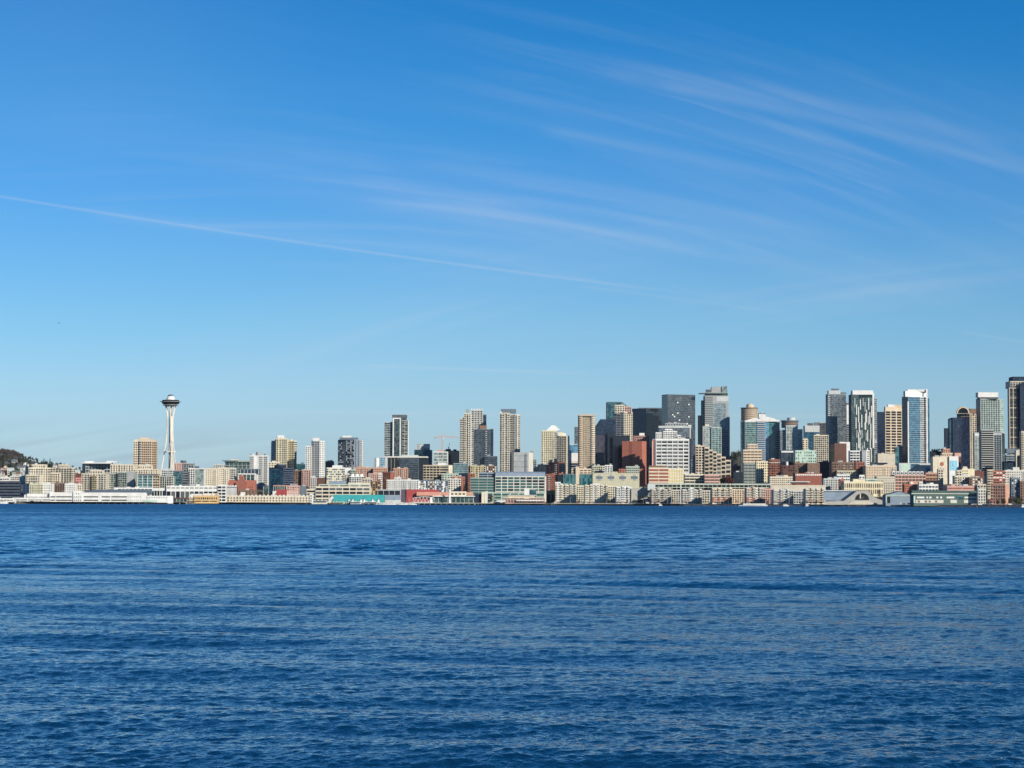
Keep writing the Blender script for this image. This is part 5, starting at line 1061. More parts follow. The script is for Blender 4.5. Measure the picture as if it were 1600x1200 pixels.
simple('mint rooftop conservatory block on a brick building left of the black alley', BL, 260, 978, 978, 999, 729, 742, 'sage', [Wn(7,.6,.5,m='w_grey')], units=1)
simple('brick building behind the rooftop conservatory block', BL, 300, 967, 967, 1006, 733, 752, 'terracotta', [Wn(8,.35,.4)], units=2)
# ================================================================== observation tower
b = Bd('white observation tower with a flared three-legged stem and dark saucer top', 'observation tower', 950, 265.5, 'observation_tower')
D_ = b.D; u1 = D_/F; cx_, cy_ = slope(265.0)*(D_+15), D_+15
zz = lambda y: zat(265.5, y, D_)
prof = [(640+93, 12.9, 1.2), (728, 12.2, 1.2), (716, 10.3, 1.2), (705, 8.9, 1.2), (692, 6.7, 1.2), (678, 5.3, 1.2), (664, 4.6, 1.25), (655, 4.55, 1.5), (648, 5.0, 2.1), (641, 6.0, 3.0), (633.5, 7.3, 4.0)]
prof = [(760, 17.5, 1.3)] + prof
for th_ in (180, 62, -62):
    mb = MB(); t = R(th_); er = Vector((math.cos(t), math.sin(t), 0)); et = Vector((-math.sin(t), math.cos(t), 0))
    for sg in (-1, 1):
        pts = [Vector((cx_, cy_, zz(y))) + er*(r*u1) + et*(sg*w*u1) for y, r, w in prof]
        for p, q in zip(pts, pts[1:]): mb.tube(p, q, .95, .95, 6)
    for y in (752, 740, 728, 716, 705, 694, 684):
        r, w = np.interp(y, [p[0] for p in sorted(prof)], [p[1] for p in sorted(prof)]), np.interp(y, [p[0] for p in sorted(prof)], [p[2] for p in sorted(prof)])
        c = Vector((cx_, cy_, zz(y))) + er*(r*u1); mb.tube(c-et*w*u1, c+et*w*u1, .7, .7, 4)
    mb.obox(Vector((cx_, cy_, zz(690)))+er*4.6*u1-et*1.1*u1, er*1.0*u1, et*2.2*u1, (0, 0, zz(650)-zz(690)))
    b.part('leg', mb, 'ivory')
b.part('shaft', MB().lathe(cx_, cy_, [(2.3*u1, ground(cx_, cy_)-2), (2.1*u1, zz(700)), (1.9*u1, zz(634))], 6), 'beige')
b.part('brace_ring', MB().lathe(cx_, cy_, [(9.0*u1, zz(706.4)), (9.4*u1, zz(706.4)), (9.4*u1, zz(704.6)), (9.0*u1, zz(704.6))], 6), 'offwhite')
b.part('lower_halo', MB().lathe(cx_, cy_, [(6.8*u1, zz(634.6)), (8.5*u1, zz(633.9)), (12.6*u1, zz(632.6)), (12.6*u1, zz(632)), (8*u1, zz(631.4))], 36), 'grey')
b.part('saucer', MB().lathe(cx_, cy_, [(8*u1, zz(631.6)), (13.0*u1, zz(630.4)), (13.6*u1, zz(628.2)), (14.2*u1, zz(627.4)), (13.4*u1, zz(626)), (13.2*u1, zz(624.6)), (9*u1, zz(624.2))], 40), 'black')
b.part('saucer_rim', MB().lathe(cx_, cy_, [(13.8*u1, zz(627.9)), (17.0*u1, zz(627.5)), (17.0*u1, zz(627.1)), (13.8*u1, zz(626.7))], 40), 'grey')
b.part('saucer_dome', MB().lathe(cx_, cy_, [(7.0*u1, zz(624.4)), (6.2*u1, zz(621.5)), (4.6*u1, zz(618.6)), (4.0*u1, zz(618.2))], 32), 'white')
b.part('top_cap', MB().lathe(cx_, cy_, [(4.4*u1, zz(618.5)), (4.7*u1, zz(617.4)), (3.2*u1, zz(616.4)), (.8*u1, zz(615.6))], 24), 'slate')
b.part('spire', MB().tube((cx_, cy_, zz(616)), (cx_, cy_, zz(607)), .7, .15, 6), 'metal')
b.end()
# ================================================================== piers
def pier(x0, x1, label, out=24, step=4.5, off=0, top=2.9, deck='concrete', name='pier', front=-1.5):
    xm = (x0+x1)/2; b = Bd(label, 'pier', -out+off, xm, name); D_ = b.D
    X0, X1 = slope(x0)*D_, slope(x1)*D_; b.root.location.z = 0
    De = D0(x0)+6, D0(x1)+6
    mb = MB().prism([Vector((X0, D_, 0)), Vector((X1, D_, 0)), Vector((slope(x1)*De[1], De[1], 0)), Vector((slope(x0)*De[0], De[0], 0))], top-.75, top)
    b.part('deck', mb, deck)
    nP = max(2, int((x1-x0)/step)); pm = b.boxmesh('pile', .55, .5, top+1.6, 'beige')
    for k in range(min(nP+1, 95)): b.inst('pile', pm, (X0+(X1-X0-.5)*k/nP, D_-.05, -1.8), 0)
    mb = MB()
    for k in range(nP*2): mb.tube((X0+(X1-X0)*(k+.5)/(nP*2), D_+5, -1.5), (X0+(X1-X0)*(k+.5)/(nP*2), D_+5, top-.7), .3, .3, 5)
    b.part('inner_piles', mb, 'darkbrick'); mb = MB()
    mb.tube((X0, D_+.3, top+1.0), (X1, D_+.3, top+1.0), .05, .05, 4)
    for k in range(nP*2): mb.tube((X0+(X1-X0)*k/(nP*2), D_+.3, top), (X0+(X1-X0)*k/(nP*2), D_+.3, top+1.0), .05, .05, 4)
    b.part('railing', mb, 'metal'); b.end(); return b
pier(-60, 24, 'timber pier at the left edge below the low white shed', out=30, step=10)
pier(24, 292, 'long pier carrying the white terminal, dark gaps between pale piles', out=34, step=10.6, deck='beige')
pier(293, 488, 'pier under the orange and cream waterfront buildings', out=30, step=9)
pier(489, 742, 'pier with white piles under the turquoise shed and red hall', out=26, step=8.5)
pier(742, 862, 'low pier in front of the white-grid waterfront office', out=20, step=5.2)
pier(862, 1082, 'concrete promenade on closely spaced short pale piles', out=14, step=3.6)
# sea wall promenades on the right
def seawall(x0, x1, label, mat='concrete', out=8, top=2.6):
    b = Bd(label, 'sea wall', -out, (x0+x1)/2, 'sea_wall'); b.root.location.z = 0; mb = MB(); n = 14
    for k in range(n):
        xa, xb = x0+(x1-x0)*k/n, x0+(x1-x0)*(k+1)/n; Da, Db = D0(xa)-out, D0(xb)-out
        pl = [Vector((slope(xa)*Da, Da, 0)), Vector((slope(xb)*Db, Db, 0)), Vector((slope(xb)*(Db+out+5), Db+out+5, 0)), Vector((slope(xa)*(Da+out+5), Da+out+5, 0))]
        mb.prism(pl, -2, top + .04*(k % 2))
    b.part('wall', mb, mat)
    mb = MB(); r = random.Random(x0)
    for k in range(int((x1-x0)*1.3)):
        xa = r.uniform(x0, x1); Da = D0(xa)-out-r.uniform(0, 2.5); c = Vector((slope(xa)*Da, Da, r.uniform(-.3, .9))); s_ = r.uniform(.5, 1.3)
        mb.obox(c, (s_, r.uniform(-.3,.3), r.uniform(-.2,.2)), (r.uniform(-.3,.3), s_, r.uniform(-.2,.3)), (r.uniform(-.2,.2), r.uniform(-.2,.3), s_*.8))
    o = b.part('riprap', mb, 'brown'); o['kind'] = 'stuff'; b.end()
seawall(1082, 1385, 'pale concrete sea wall with dark rocks at its foot, mid right')
seawall(1385, 1720, 'dark sea wall below the green pier sheds at the right', 'grey')
# ================================================================== waterfront buildings, left to right
b = Bd('low white pier shed with dark openings at the left edge', 'pier shed', -22, 4, 'pier_shed')
b.blk(-25, -25, 21, 779, 790, 'white', [Wn(9,.7,.4)], depth=18, fh=5, units=2); b.bx('canopy', -20, 18, 784.5, 785.3, 'offwhite', dD=-3, depth=3); b.end()
b = Bd('very long white pier terminal with thin dark window ribbons', 'ferry terminal', -24, 130, 'pier_terminal')
b.blk(20, 20, 78, 778.3, 789, 'white', [Wn(5,.92,.24,z=(.3,1),fh=7), Wn(5,.84,.8,z=(0,.26),fh=3,m='black')], depth=24)
b.blk(42, 42, 78, 772, 778.5, 'white', [Wn(2,.95,.22,z=(0,.5))], base=778.5, dD=5, depth=18, roofm='slate'); b.blk(38, 38, 45, 773.5, 778.5, 'white', [], base=778.5, dD=7, depth=12)
b.blk(77.5, 77.5, 229, 769.3, 789, 'white', [], depth=26, roofm='slate', dD=0, par=False)
for x0, x1 in ((79,86.5),(88,112.5),(131,153.5),(174,198.5),(159,172)):
    b.bx('window_ribbon', x0, x1, 775.5, 777.1, 'w_dark', dD=-.25, depth=.3); b.bx('window_ribbon', x0, x1, 780.8, 782.4, 'w_dark', dD=-.25, depth=.3)
b.blk(114.5, 114.5, 128, 766.8, 789, 'white', [], depth=20, dD=-2, par=False)
for y in (771.5, 776.5, 781.7):
    for x in (115.8, 119.2, 122.6, 126):
        if y < 773 and x in (115.8, 126): continue
        D_ = b.D-2; mb = MB().tube((slope(x+.4)*D_, D_-.2, zat(x,y,D_)), (slope(x+.4)*D_, D_, zat(x,y,D_)), .75, .75, 10); b.part('round_window', mb, 'w_dark')
for y in (776.3, 781.7):
    for k in range(7): D_ = b.D; x = 200.5+k*3.2; b.part('round_window', MB().tube((slope(x)*D_, D_-.2, zat(x,y,D_)), (slope(x)*D_, D_, zat(x,y,D_)), .6, .6, 8), 'w_grey')
b.bx('loading_opening', 80, 226, 784.6, 787.4, 'black', dD=-.3, depth=.3); [b.bx('bay_column', 84+9.5*k, 85.2+9.5*k, 784.6, 787.5, 'white', dD=-.8, depth=.5) for k in range(15)]  # black strip paints the shade inside the open loading bays
D_ = b.D; X0, X1 = slope(128)*D_, slope(239)*D_; mb = MB(); ze, zr = zat(180, 769.3, D_), zat(180, 764.8, D_)
mb.quad((X0,D_-.5,ze),(X1,D_-.5,ze),(X1-6,D_+13,zr),(X0+16,D_+13,zr)); mb.quad((X0+16,D_+13,zr),(X1-6,D_+13,zr),(X1,D_+26,ze),(X0,D_+26,ze)); mb.tri((X1,D_-.5,ze),(X1,D_+26,ze),(X1-6,D_+13,zr)); mb.tri((X0,D_+26,ze),(X0,D_-.5,ze),(X0+16,D_+13,zr)); b.part('pitched_roof', mb, 'slate')
b.blk(178, 178, 238, 762.3, 767, 'white', [Wn(9,.62,.6,f=(.1,1))], base=768.5, dD=17, depth=8, units=2)
b.blk(228.5, 228.5, 262, 774.6, 789, 'white', [Wn(9,.3,.22,m='w_dark',z=(.5,1),fh=9)], depth=24, dD=0, par=False); b.cyl(254, 269.5, 774.8, None, 'white', dD=0)
b.bx('green_panel', 223.5, 246, 781, 785, 'mint', dD=-.6, depth=.3); b.bx('loading_opening', 230, 262, 785.3, 788, 'black', dD=-.35, depth=.3); b.end()  # second black strip, again painted shade of the open bays
b = Bd('white colonnaded hall with tall dark bays behind the white terminal', 'hall', 70, 300, 'colonnade_hall')
b.blk(237, 237, 271, 763, 785, 'white', [Wn(8,.62,.6,z=(.3,.95),fh=40)], depth=20); b.blk(260, 260, 340, 759.5, 785, 'white', [Wn(11,.72,.62,z=(.0,.80),fh=60), Wn(11,.6,.45,z=(.86,.97),m='w_grey',fh=40)], dD=-4, depth=26, units=4); b.blk(340, 340, 353, 758, 785, 'white', [Wn(2,.7,.5)], dD=-6, fh=5); b.end()
b = Bd('small hall with white vertical fins and gables right of the colonnade', 'hall', 75, 361, 'hall')
b.blk(353.5, 353.5, 369.5, 761, 785, 'plum', [Fi(8,1.1,d=.8)], depth=16)
for k in range(4): b.gable(353.5+4*k, 357.5+4*k, 761, 758.2, base_y=761, wall='white', roof='white', axis='y', depth=10, over=.1, dD=.3)
b.end()
b = Bd('brick complex with russet hipped roofs and a small central turret', 'brick building', 170, 378, 'brick_building')
b.gable(356, 398, 758, 750.5, wall='terracotta', roof='terracotta', depth=26); b.face(358, 396, 759.5, 770, [Wn(12,.35,.4)]); b.gable(368, 385, 754, 746.5, wall='brick', roof='terracotta', axis='y', dD=-4, depth=20); b.blk(373, 373, 380.5, 743.5, 752, 'terracotta', [Wn(2,.3,.4)], dD=6, depth=7); b.end()
simple('pale brown sheds behind the long cream hotel roofs', 'shed', 90, 372, 372, 398, 766, 775, 'brown', [Wn(5,.4,.3)], name='shed', units=2)
b = Bd('orange waterfront building with three rows of windows and a scalloped white roof', 'waterfront building', -16, 318, 'waterfront_building')
b.blk(303, 303, 340, 774.5, 789, 'orange', [Wn(12,.42,.42,m=['w_brown','w_dark'],z=(.25,1)), Wn(3,.85,.8,z=(0,.2),m='w_dark')], fh=4.4, depth=22, dD=0); b.blk(294.5, 294.5, 303.2, 777, 789, 'tan', [Wn(3,.4,.4,m='w_brown',z=(.3,1)), Wn(1,.9,.9,z=(0,.2))], fh=4.4, dD=2)
b.blk(318, 318, 340, 771.5, 774.5, 'cream', [Wn(5,.5,.5)], base=774.5, dD=4); mb = MB(); D_ = b.D+1
for k in range(6): x = 300+k*6.6; mb.tube((slope(x)*D_, D_, zat(x,774.3,D_)-.4), (slope(x)*D_, D_+10, zat(x,774.3,D_)-.4), 3.0, 3.0, 10)
b.part('scalloped_roof', mb, 'white'); b.end()
b = Bd('very long cream hotel on the pier with sawtooth dormers and gridded windows', 'hotel', -14, 412, 'waterfront_hotel')
b.blk(340.3, 340.3, 486, 775.3, 789, 'cream', [Wn(31,.44,.5,m=['w_brown','w_dark','w_dark'])], fh=4.4, depth=24)
for k in range(23): x = 342+k*6.2; b.gable(x, x+4.2, 775, 773.0, base_y=776, wall='offwhite', roof='cream', axis='y', depth=8, over=.15, dD=-.25)
b.blk(376, 376, 382.5, 769.5, 776, 'white', [], base=776, dD=4, depth=7); b.blk(484, 484, 488.5, 772, 789, 'white', [Wn(1,.4,.5,m='w_grey')], dD=-2, depth=14); b.bx('arched_entrance', 341.5, 349, 781, 783.6, 'w_dark', dD=-.4, depth=.3); b.bx('ground_opening', 341, 353, 785.4, 787.2, 'w_brown', dD=-.4, depth=.3)
b.end()
b = Bd('long cream waterfront office with deep dark window ribbons', 'office building', 40, 530, 'office_building')
b.blk(493, 493, 578, 760.5, 785, 'cream', [Wn(8,.86,.5)], fh=5.1, depth=34, units=1, dD=2); b.blk(479, 479, 493, 764.5, 785, 'cream', [Wn(1,.88,.5)], fh=5.1, dD=4, depth=28); b.blk(498, 498, 578, 757, 760.5, 'sage', [Wn(5,.8,.5)], base=760.5, dD=7, depth=22, roofm='bluegrey', fh=3.5)
b.bx('roof_plant', 513.5, 540, 752, 757, 'bluegrey', dD=14, depth=14); b.bx('roof_plant', 544, 578, 754, 757, 'cream', dD=14, depth=10); b.end()
b = Bd('turquoise pier shed with white gabled entrances', 'pier shed', -12, 558, 'pier_shed')
b.gable(521, 600, 783, 773.3, wall='teal', roof='teal', depth=22); b.gable(514, 525, 780, 774.5, wall='offwhite', roof='teal', depth=14, dD=5, axis='y')
for x in (544, 550, 563, 568, 581, 590): b.gable(x, x+3.2, 782, 779.6, wall='white', roof='teal', axis='y', depth=8, dD=-1.6, over=.1)
b.bx('door', 545, 548, 783, 788, 'navy', dD=-2, depth=.3); b.end()
for k, (x0, x1, y0, y1, m_, lab) in enumerate([(518,539,783.2,787,'yellow','yellow canvas canopy on the pier left of the turquoise shed'), (547,565,782.6,787,'white','white canvas canopy below the turquoise shed'), (570,589,782.8,787,'white','second white canvas canopy, right end of the turquoise shed'), (488,512,781,787,'offwhite','cluster of cream awnings at the end of the cream hotel pier')]):
    b = Bd(lab, 'canopy', -22, (x0+x1)/2, 'canopy'); D_ = b.D; mb = MB(); n_ = max(2, int((x1-x0)/5))
    for i in range(n_):
        xa, xb = x0+(x1-x0)*i/n_, x0+(x1-x0)*(i+1)/n_; A, B2 = slope(xa)*D_, slope(xb)*D_; z0_, z1_ = zat(xa, y0+1.6, D_), zat(xa, y0, D_); c = ((A+B2)/2, D_+3, z1_)
        q = [(A,D_,z0_),(B2,D_,z0_),(B2,D_+6,z0_),(A,D_+6,z0_)]
        for j in range(4): mb.tri(q[j], q[(j+1)%4], c)
    b.part('roof', mb, m_); mb = MB()
    for i in range(n_+1): xa = x0+(x1-x0)*i/n_; mb.tube((slope(xa)*D_, D_, 2.5), (slope(xa)*D_, D_, zat(xa, y0+1.6, D_)), .12, .12, 5)
    b.part('posts', mb, 'metal'); b.bx('side_wall', x0+.5, x1-.5, y0+2, y1+.6, m_, dD=4.5, depth=.3); b.end()
b = Bd('low dark glazed pier building with white mullions left of the red hall', 'pier shed', 10, 606, 'pier_building')
b.blk(590, 590, 626, 765.5, 786, 'lightgrey', [Cu('g_black',None,'lightgrey',mn=4,z=(.62,1)), Pa('bluegrey',z=(.2,.6))], depth=20, roofm='darkgrey'); b.end()
b = Bd('big red hall on the pier with a salmon front canopy', 'cruise terminal', 6, 672, 'red_hall')
b.blk(635, 635, 684, 764.8, 786, 'redroof', [], depth=30, roofm='redroof', par=False); b.blk(622, 622, 635.2, 765.5, 786, 'plum', [], dD=2, depth=26)
D_ = b.D-8; X0, X1 = slope(651)*D_, slope(739)*D_; mb = MB(); mb.prism([Vector((X0,D_,0)),Vector((X1,D_,0)),Vector((X1,D_+16,0)),Vector((X0+3,D_+16,0))], zat(690,774.6,D_), zat(690,768.8,D_)); b.part('salmon_fascia', mb, 'coral')
b.bx('white_fascia', 703, 729, 767.8, 774.8, 'cream', dD=-9.2, depth=1); b.bx('brick_bay', 729.5, 739, 769, 774.5, 'salmon', dD=-9.4, depth=1.2)
for k in range(4): b.bx('window', 705+6*k, 708.5+6*k, 770.5, 773, 'w_brown', dD=-9.5, depth=.3)
b.blk(678, 678, 740, 776, 788, 'greygreen', [Cu('g_green',None,'lightgrey',mn=9)], dD=-6, depth=14, par=False, roofm='white'); b.bx('roof_slab', 676, 742, 774.7, 776, 'white', dD=-10, depth=20); b.end()
b = Bd('white arched truss gallery in front of the red hall', 'footbridge', -18, 661, 'truss_gallery'); D_ = b.D; mb = MB()
X = lambda px: slope(px)*D_; zq = lambda y: zat(661, y, D_)
for k in range(12):
    x0, x1 = 645+33*k/12, 645+33*(k+1)/12; h0, h1 = 778.6-2.4*math.sin(math.pi*k/13), 778.6-2.4*math.sin(math.pi*(k+1)/13)
    mb.tube((X(x0),D_,zq(h0)), (X(x1),D_,zq(h1)), .45, .45, 5); mb.tube((X(x0),D_,zq(784.6)), (X(x1),D_,zq(784.6)), .4, .4, 5); mb.tube((X(x0),D_,zq(784.6 if k%2 else h0)), (X(x1),D_,zq(h1 if k%2 else 784.6)), .28, .28, 4)
b.part('truss', mb, 'white'); b.bx('deck', 645, 678, 784.6, 785.8, 'offwhite', dD=.5, depth=4)
mb = MB(); mb.box(X(672), D_-1, 2.6, X(675.5), D_+3, zq(776.5)); b.part('stair_tower', mb, 'white'); b.end()
b = Bd('slim white tapering pylon standing at the end of the truss gallery', 'pylon', -20, 702.5, 'pylon'); D_ = b.D; mb = MB(); z0_, z1_ = 2.6, zat(702.5, 765.8, D_)
mb.tube((slope(702.5)*D_, D_, z0_), (slope(702.5)*D_, D_, z1_), 1.9, 1.0, 8); b.part('shaft', mb, 'white'); b.part('collar', MB().lathe(slope(702.5)*D_, D_, [(1.5, z1_-3.5), (1.6, z1_-2.8), (1.3, z1_-2.4)], 8), 'lightgrey'); b.end()
b = Bd('pair of cream pier towers beside a dark gap, right of the salmon canopy', 'tower', -8, 756, 'pier_towers')
b.blk(752.5, 752.5, 757, 769, 787, 'cream', [], depth=6); b.blk(757.5, 757.5, 762, 768.2, 787, 'offwhite', [], depth=6, dD=1); b.bx('gap_shade', 741, 752.3, 772, 787, 'navy', dD=5, depth=.4); b.end()  # navy sheet paints the shade of the open gap beside the towers
b = Bd('layered white-roofed pier pavilion in front of the white-grid office', 'pavilion', -12, 815, 'pavilion')
b.blk(789, 789, 852, 779, 787, 'pink', [Wn(14,.6,.6,m=['w_brown','w_dark'])], depth=10, par=False, fh=3.5); b.bx('roof_slab', 785, 853, 777, 778.3, 'cream', dD=-2, depth=12); b.bx('roof_slab', 793, 838, 773.2, 774.3, 'lightgrey', dD=4, depth=8); b.bx('upper_wall', 794, 836, 774.3, 777, 'tan', dD=5, depth=6); b.bx('roof_slab', 807, 852, 781.4, 783, 'white', dD=-5, depth=4); b.bx('roof_slab', 776, 790, 781.8, 784, 'white', dD=-3, depth=4); b.end()
b = Bd('white and green glass lift kiosk above the layered pavilion', 'kiosk', 60, 828, 'kiosk'); b.blk(819, 819, 827, 763, 785, 'white', [], depth=6); b.blk(827, 827, 838, 764.5, 785, 'greygreen', [Cu('g_teal')], depth=7, dD=1); b.end()
# condos, first group (cream, near the shore)
def condo(label, off, x0, xs, x1, yt, wall, n, mats=('w_dark','w_teal'), accent=None, yb=786, top=None, rec=19, tw=None, lowbrick=False):
    b = Bd(label, 'apartment block', off, (x0+x1)/2, 'waterfront_apartments')
    w = (xs-x0)/n
    b.blk(x0, x0, xs, yt, yb, wall, [Wn(n*2,.5,.55,m=list(mats))], fh=3.3, depth=24, units=2)
    for k in range(0, n, 2):
        xa = x0+w*k+.4; b.blk(xa, xa, xa+w*.9, yt-.8-(k%4)*.35, None, accent or wall, [Wn(2,.42,.5,m=list(mats))], dD=-1.6, depth=9, fh=3.3, roofm='white')
    for k in range(1, n, 2):
        xa = x0+w*k; b.face(xa, xa+w, yt+1.5, yb-2, [Ba('offwhite',.08,.92,d=1.3,h=.9)], fh=3.3)
    if x1 > xs: b.blk(xs, xs, x1+1.5, yt+.8, yb, wall, [Wn(max(2,int((x1-xs)/2.6)),.5,.55,m=list(mats))], dD=rec, depth=14, fh=3.3)
    if tw: b.blk(tw[0], tw[0], tw[1], tw[2], None, 'white', [Wn(2,.4,.4,m='w_grey')], dD=-1, depth=10)
    if lowbrick:
        for k in range(n): b.bx('brick_base', x0+w*k+.5, x0+w*k+w-.8, yb-8.5, yb-1, 'terracotta', dD=-1.9 if k%2==0 else -.4, depth=.3)
    b.bx('ground_floor_awning', x0+1, xs-1, yb-2.6, yb-1.9, 'pink', dD=-3.4, depth=2.2)
    b.end()
condo('cream apartment block with a corner tower, leftmost of the shore row', 34, 867.5, 901, 913, 758.2, 'cream', 9, tw=(867.5,876,753.5))
condo('cream apartment block with a raised middle, second of the shore row', 24, 913.5, 950, 962, 758.6, 'cream', 9, tw=(927,937,756))
condo('bright white apartment block with a blank upper wall, third of the shore row', 16, 962.5, 984, 985.5, 761.3, 'white', 5)
b = Bd('black open tunnel garage between the white-grid office and first shore apartments', 'garage', 40, 860, 'garage'); b.blk(853.8, 853.8, 867, 766.5, 786, 'brown', [Pa('black',.08,.92,z=(0,.7),d=.3)], depth=20); b.bx('pier_column', 860.2, 861.2, 770, 786, 'grey', dD=-.6, depth=.6); b.end()  # black panel on a solid block paints the shade of the tunnel mouth
b = Bd('grey ramped garage with black openings between the shore apartments', 'garage', 45, 1000, 'garage'); b.blk(986.5, 986.5, 1017, 763.5, 786, 'concrete', [Pa('black',.32,.98,z=(0,.46),d=.3), Pa('greygreen',.2,.66,z=(.56,.7),d=.4)], depth=22, units=1)  # black panel paints the dark of the garage openings on the wall
D_ = b.D-2; mb = MB(); mb.obox((slope(994)*D_, D_, zat(994,783,D_)), (slope(1012)*D_-slope(994)*D_, 0, 4.5), (0,1.5,0), (0,0,1.2)); b.part('ramp', mb, 'lightgrey'); b.bx('white_kiosk', 1008, 1013, 781, 786, 'white', dD=-6, depth=4); b.end()
CD = [('cream-white apartment block with bay windows, right of the grey ramped garage', 1017.5, 1049, 1062, 'stone', 7, None, False), ('white-topped beige apartment block just right of the tall white pole', 1066, 1097, 1111, 'stone', 7, 'offwhite', False),
 ('brick-based cream apartment block, left of two similar ones', 1112.5, 1144, 1165, 'sand', 7, 'cream', True), ('brick-based cream apartment block with a raised white gable, right of its twin', 1166, 1196, 1208, 'pink', 6, 'beige', True),
 ('plain white-grey apartment block near the moored white boats', 1208.5, 1240, 1258, 'lightgrey', 6, 'offwhite', False), ('last pale apartment block of the shore row beside the grassy ramp', 1258.5, 1288, 1289, 'stone', 7, 'cream', False)]
for k, (lab, x0, xs, x1, wl, n, ac, lb) in enumerate(CD): condo(lab, 26, x0, xs, x1, (764.8, 765.6, 763.9, 763.2, 766.0, 764.4)[k], wl, n, ('w_dark','w_grey','w_brown'), ac, yb=785.5, lowbrick=lb, tw=(x0+12, x0+18, 762.2) if k in (1,3) else None)
# elevated road
b = Bd('grey-green elevated roadway running behind the shore apartments', 'viaduct', 125, 1110, 'viaduct')
for nm, y0, y1, m_ in (('deck', 756.3, 757.8, 'sage'), ('deck', 761.0, 762.2, 'sage')): b.bx(nm, 1013, 1206, y0, y1, m_, dD=0, depth=14)
b.bx('parapet', 1013, 1206, 755.5, 756.3, 'lightgrey', dD=-.2, depth=.3)
for k in range(28): b.bx('column', 1015+7*k, 1016+7*k, 757.8, 774, 'greygreen', dD=.6, depth=1.2)
b.bx('back_wall', 1014, 1205, 757.8, 775, 'darkgrey', dD=13, depth=.6); b.bx('white_end_block', 1012, 1024, 757, 766, 'lightgrey', dD=-4, depth=6); b.end()
b = Bd('tan retaining ramp wall rising right of the elevated roadway', 'retaining wall', 130, 1245, 'retaining_wall'); D_ = b.D; mb = MB()
mb.prism([Vector((slope(1204)*D_, D_, 0)), Vector((slope(1290)*D_, D_, 0)), Vector((slope(1290)*D_, D_+20, 0)), Vector((slope(1204)*D_, D_+20, 0))], 2, zat(1245, 759, D_)); b.part('wall', mb, 'beige'); b.bx('coping', 1204, 1290, 757.9, 759, 'cream', dD=-.5, depth=2); b.bx('parking_opening', 1236, 1262, 753.5, 756.6, 'darkbrick', dD=6, depth=.5); b.bx('parking_roof', 1232, 1266, 752, 753.5, 'lightgrey', dD=4, depth=12); b.end()
b = Bd('sloping concrete waterfront pavilion with a dark cave-like opening', 'pavilion', 8, 1335, 'ramp_pavilion'); D_ = b.D
X = lambda px, d=0: slope(px)*(D_+d); zq = lambda y: zat(1335, y, D_)
mb = MB()
for a_, b2_ in (((1288,784.5),(1318,783)), ((1318,783),(1338,768)), ((1338,768),(1356,767.2)), ((1356,767.2),(1366,777)), ((1366,777),(1385,784))):
    mb.quad((X(a_[0]),D_,2.3),(X(b2_[0]),D_,2.3),(X(b2_[0]),D_,zq(b2_[1])),(X(a_[0]),D_,zq(a_[1]))); mb.quad((X(a_[0]),D_,zq(a_[1])),(X(b2_[0]),D_,zq(b2_[1])),(X(b2_[0]),D_+26,zq(b2_[1])+1),(X(a_[0]),D_+26,zq(a_[1])+1))
b.part('sloping_shell', mb, 'concrete'); mb = MB()
for i in range(8):
    t0, t1 = math.pi*i/8, math.pi*(i+1)/8; mb.quad((X(1347-11*math.cos(t0)),D_-.5,zq(781)),(X(1347-11*math.cos(t1)),D_-.5,zq(781)),(X(1347-11*math.cos(t1)),D_-.5,zq(781-10.5*math.sin(t1))),(X(1347-11*math.cos(t0)),D_-.5,zq(781-10.5*math.sin(t0))))
b.part('cave_opening', mb, 'black'); b.bx('pillar', 1343.5, 1345, 771, 779, 'cream', dD=-1, depth=.8); mb = MB()  # cave is a flat black sheet, its inner shade painted on
mb.quad((X(1322),D_-9,2.6),(X(1368),D_-9,2.6),(X(1358),D_-1,zq(783)),(X(1334),D_-1,zq(783))); b.part('apron', mb, 'beige'); b.bx('rear_wall', 1287, 1334, 767.5, 782, 'bluegrey', dD=30, depth=1); b.bx('coping', 1286, 1335, 766, 767.5, 'lightgrey', dD=28, depth=2); b.end()  # rear wall is plain blue-grey, set behind the slope
b = Bd('green metal pier shed with a broad gable facing the water', 'pier shed', 2, 1404, 'pier_shed'); b.gable(1384, 1427, 773.6, 767.5, wall='bluegrey', roof='greenroof', axis='y', depth=26, over=.6); b.bx('eave_trim', 1384, 1427, 773.2, 774.3, 'mint', dD=-.6, depth=.5); b.bx('corner_trim', 1384, 1385.2, 774, 786, 'mint', dD=-.6, depth=.5); b.bx('door', 1386.5, 1391, 776, 786, 'black', dD=-.4, depth=.3); b.bx('gable_wall', 1385, 1426, 774, 776, 'greygreen', dD=-.3, depth=.3); b.end()
b = Bd('long green pier shed with white window rows and ribbed roof edge', 'pier shed', 4, 1480, 'pier_shed'); b.gable(1427.5, 1531, 772.8, 766.8, wall='greenroof', roof='greenroof', depth=26)
b.bx('eave_trim', 1424, 1522, 770.6, 772.2, 'sage', dD=-1.2, depth=.6)
for x0, x1 in ((1432.5,1444),(1447.5,1450),(1452,1455.5),(1463,1466),(1469,1472),(1479,1491),(1507,1528)): b.bx('window', x0, x1, 776, 778.6, 'white', dD=-.35, depth=.3)
for x0, x1 in ((1431,1474),(1485,1495),(1506,1530)): b.bx('white_panel', x0, x1, 781, 786, 'offwhite', dD=-.3, depth=.3)
for x0 in (1434,1445,1451,1461): b.bx('doorway', x0, x0+3.4, 782, 785, 'brown', dD=-.6, depth=.3)
b.bx('mint_bay', 1427.6, 1430, 775, 786, 'mint', dD=-1.4, depth=1.3); b.bx('glass_bay', 1495, 1505, 774.5, 780, 'g_teal', dD=-.5, depth=.3); b.end()
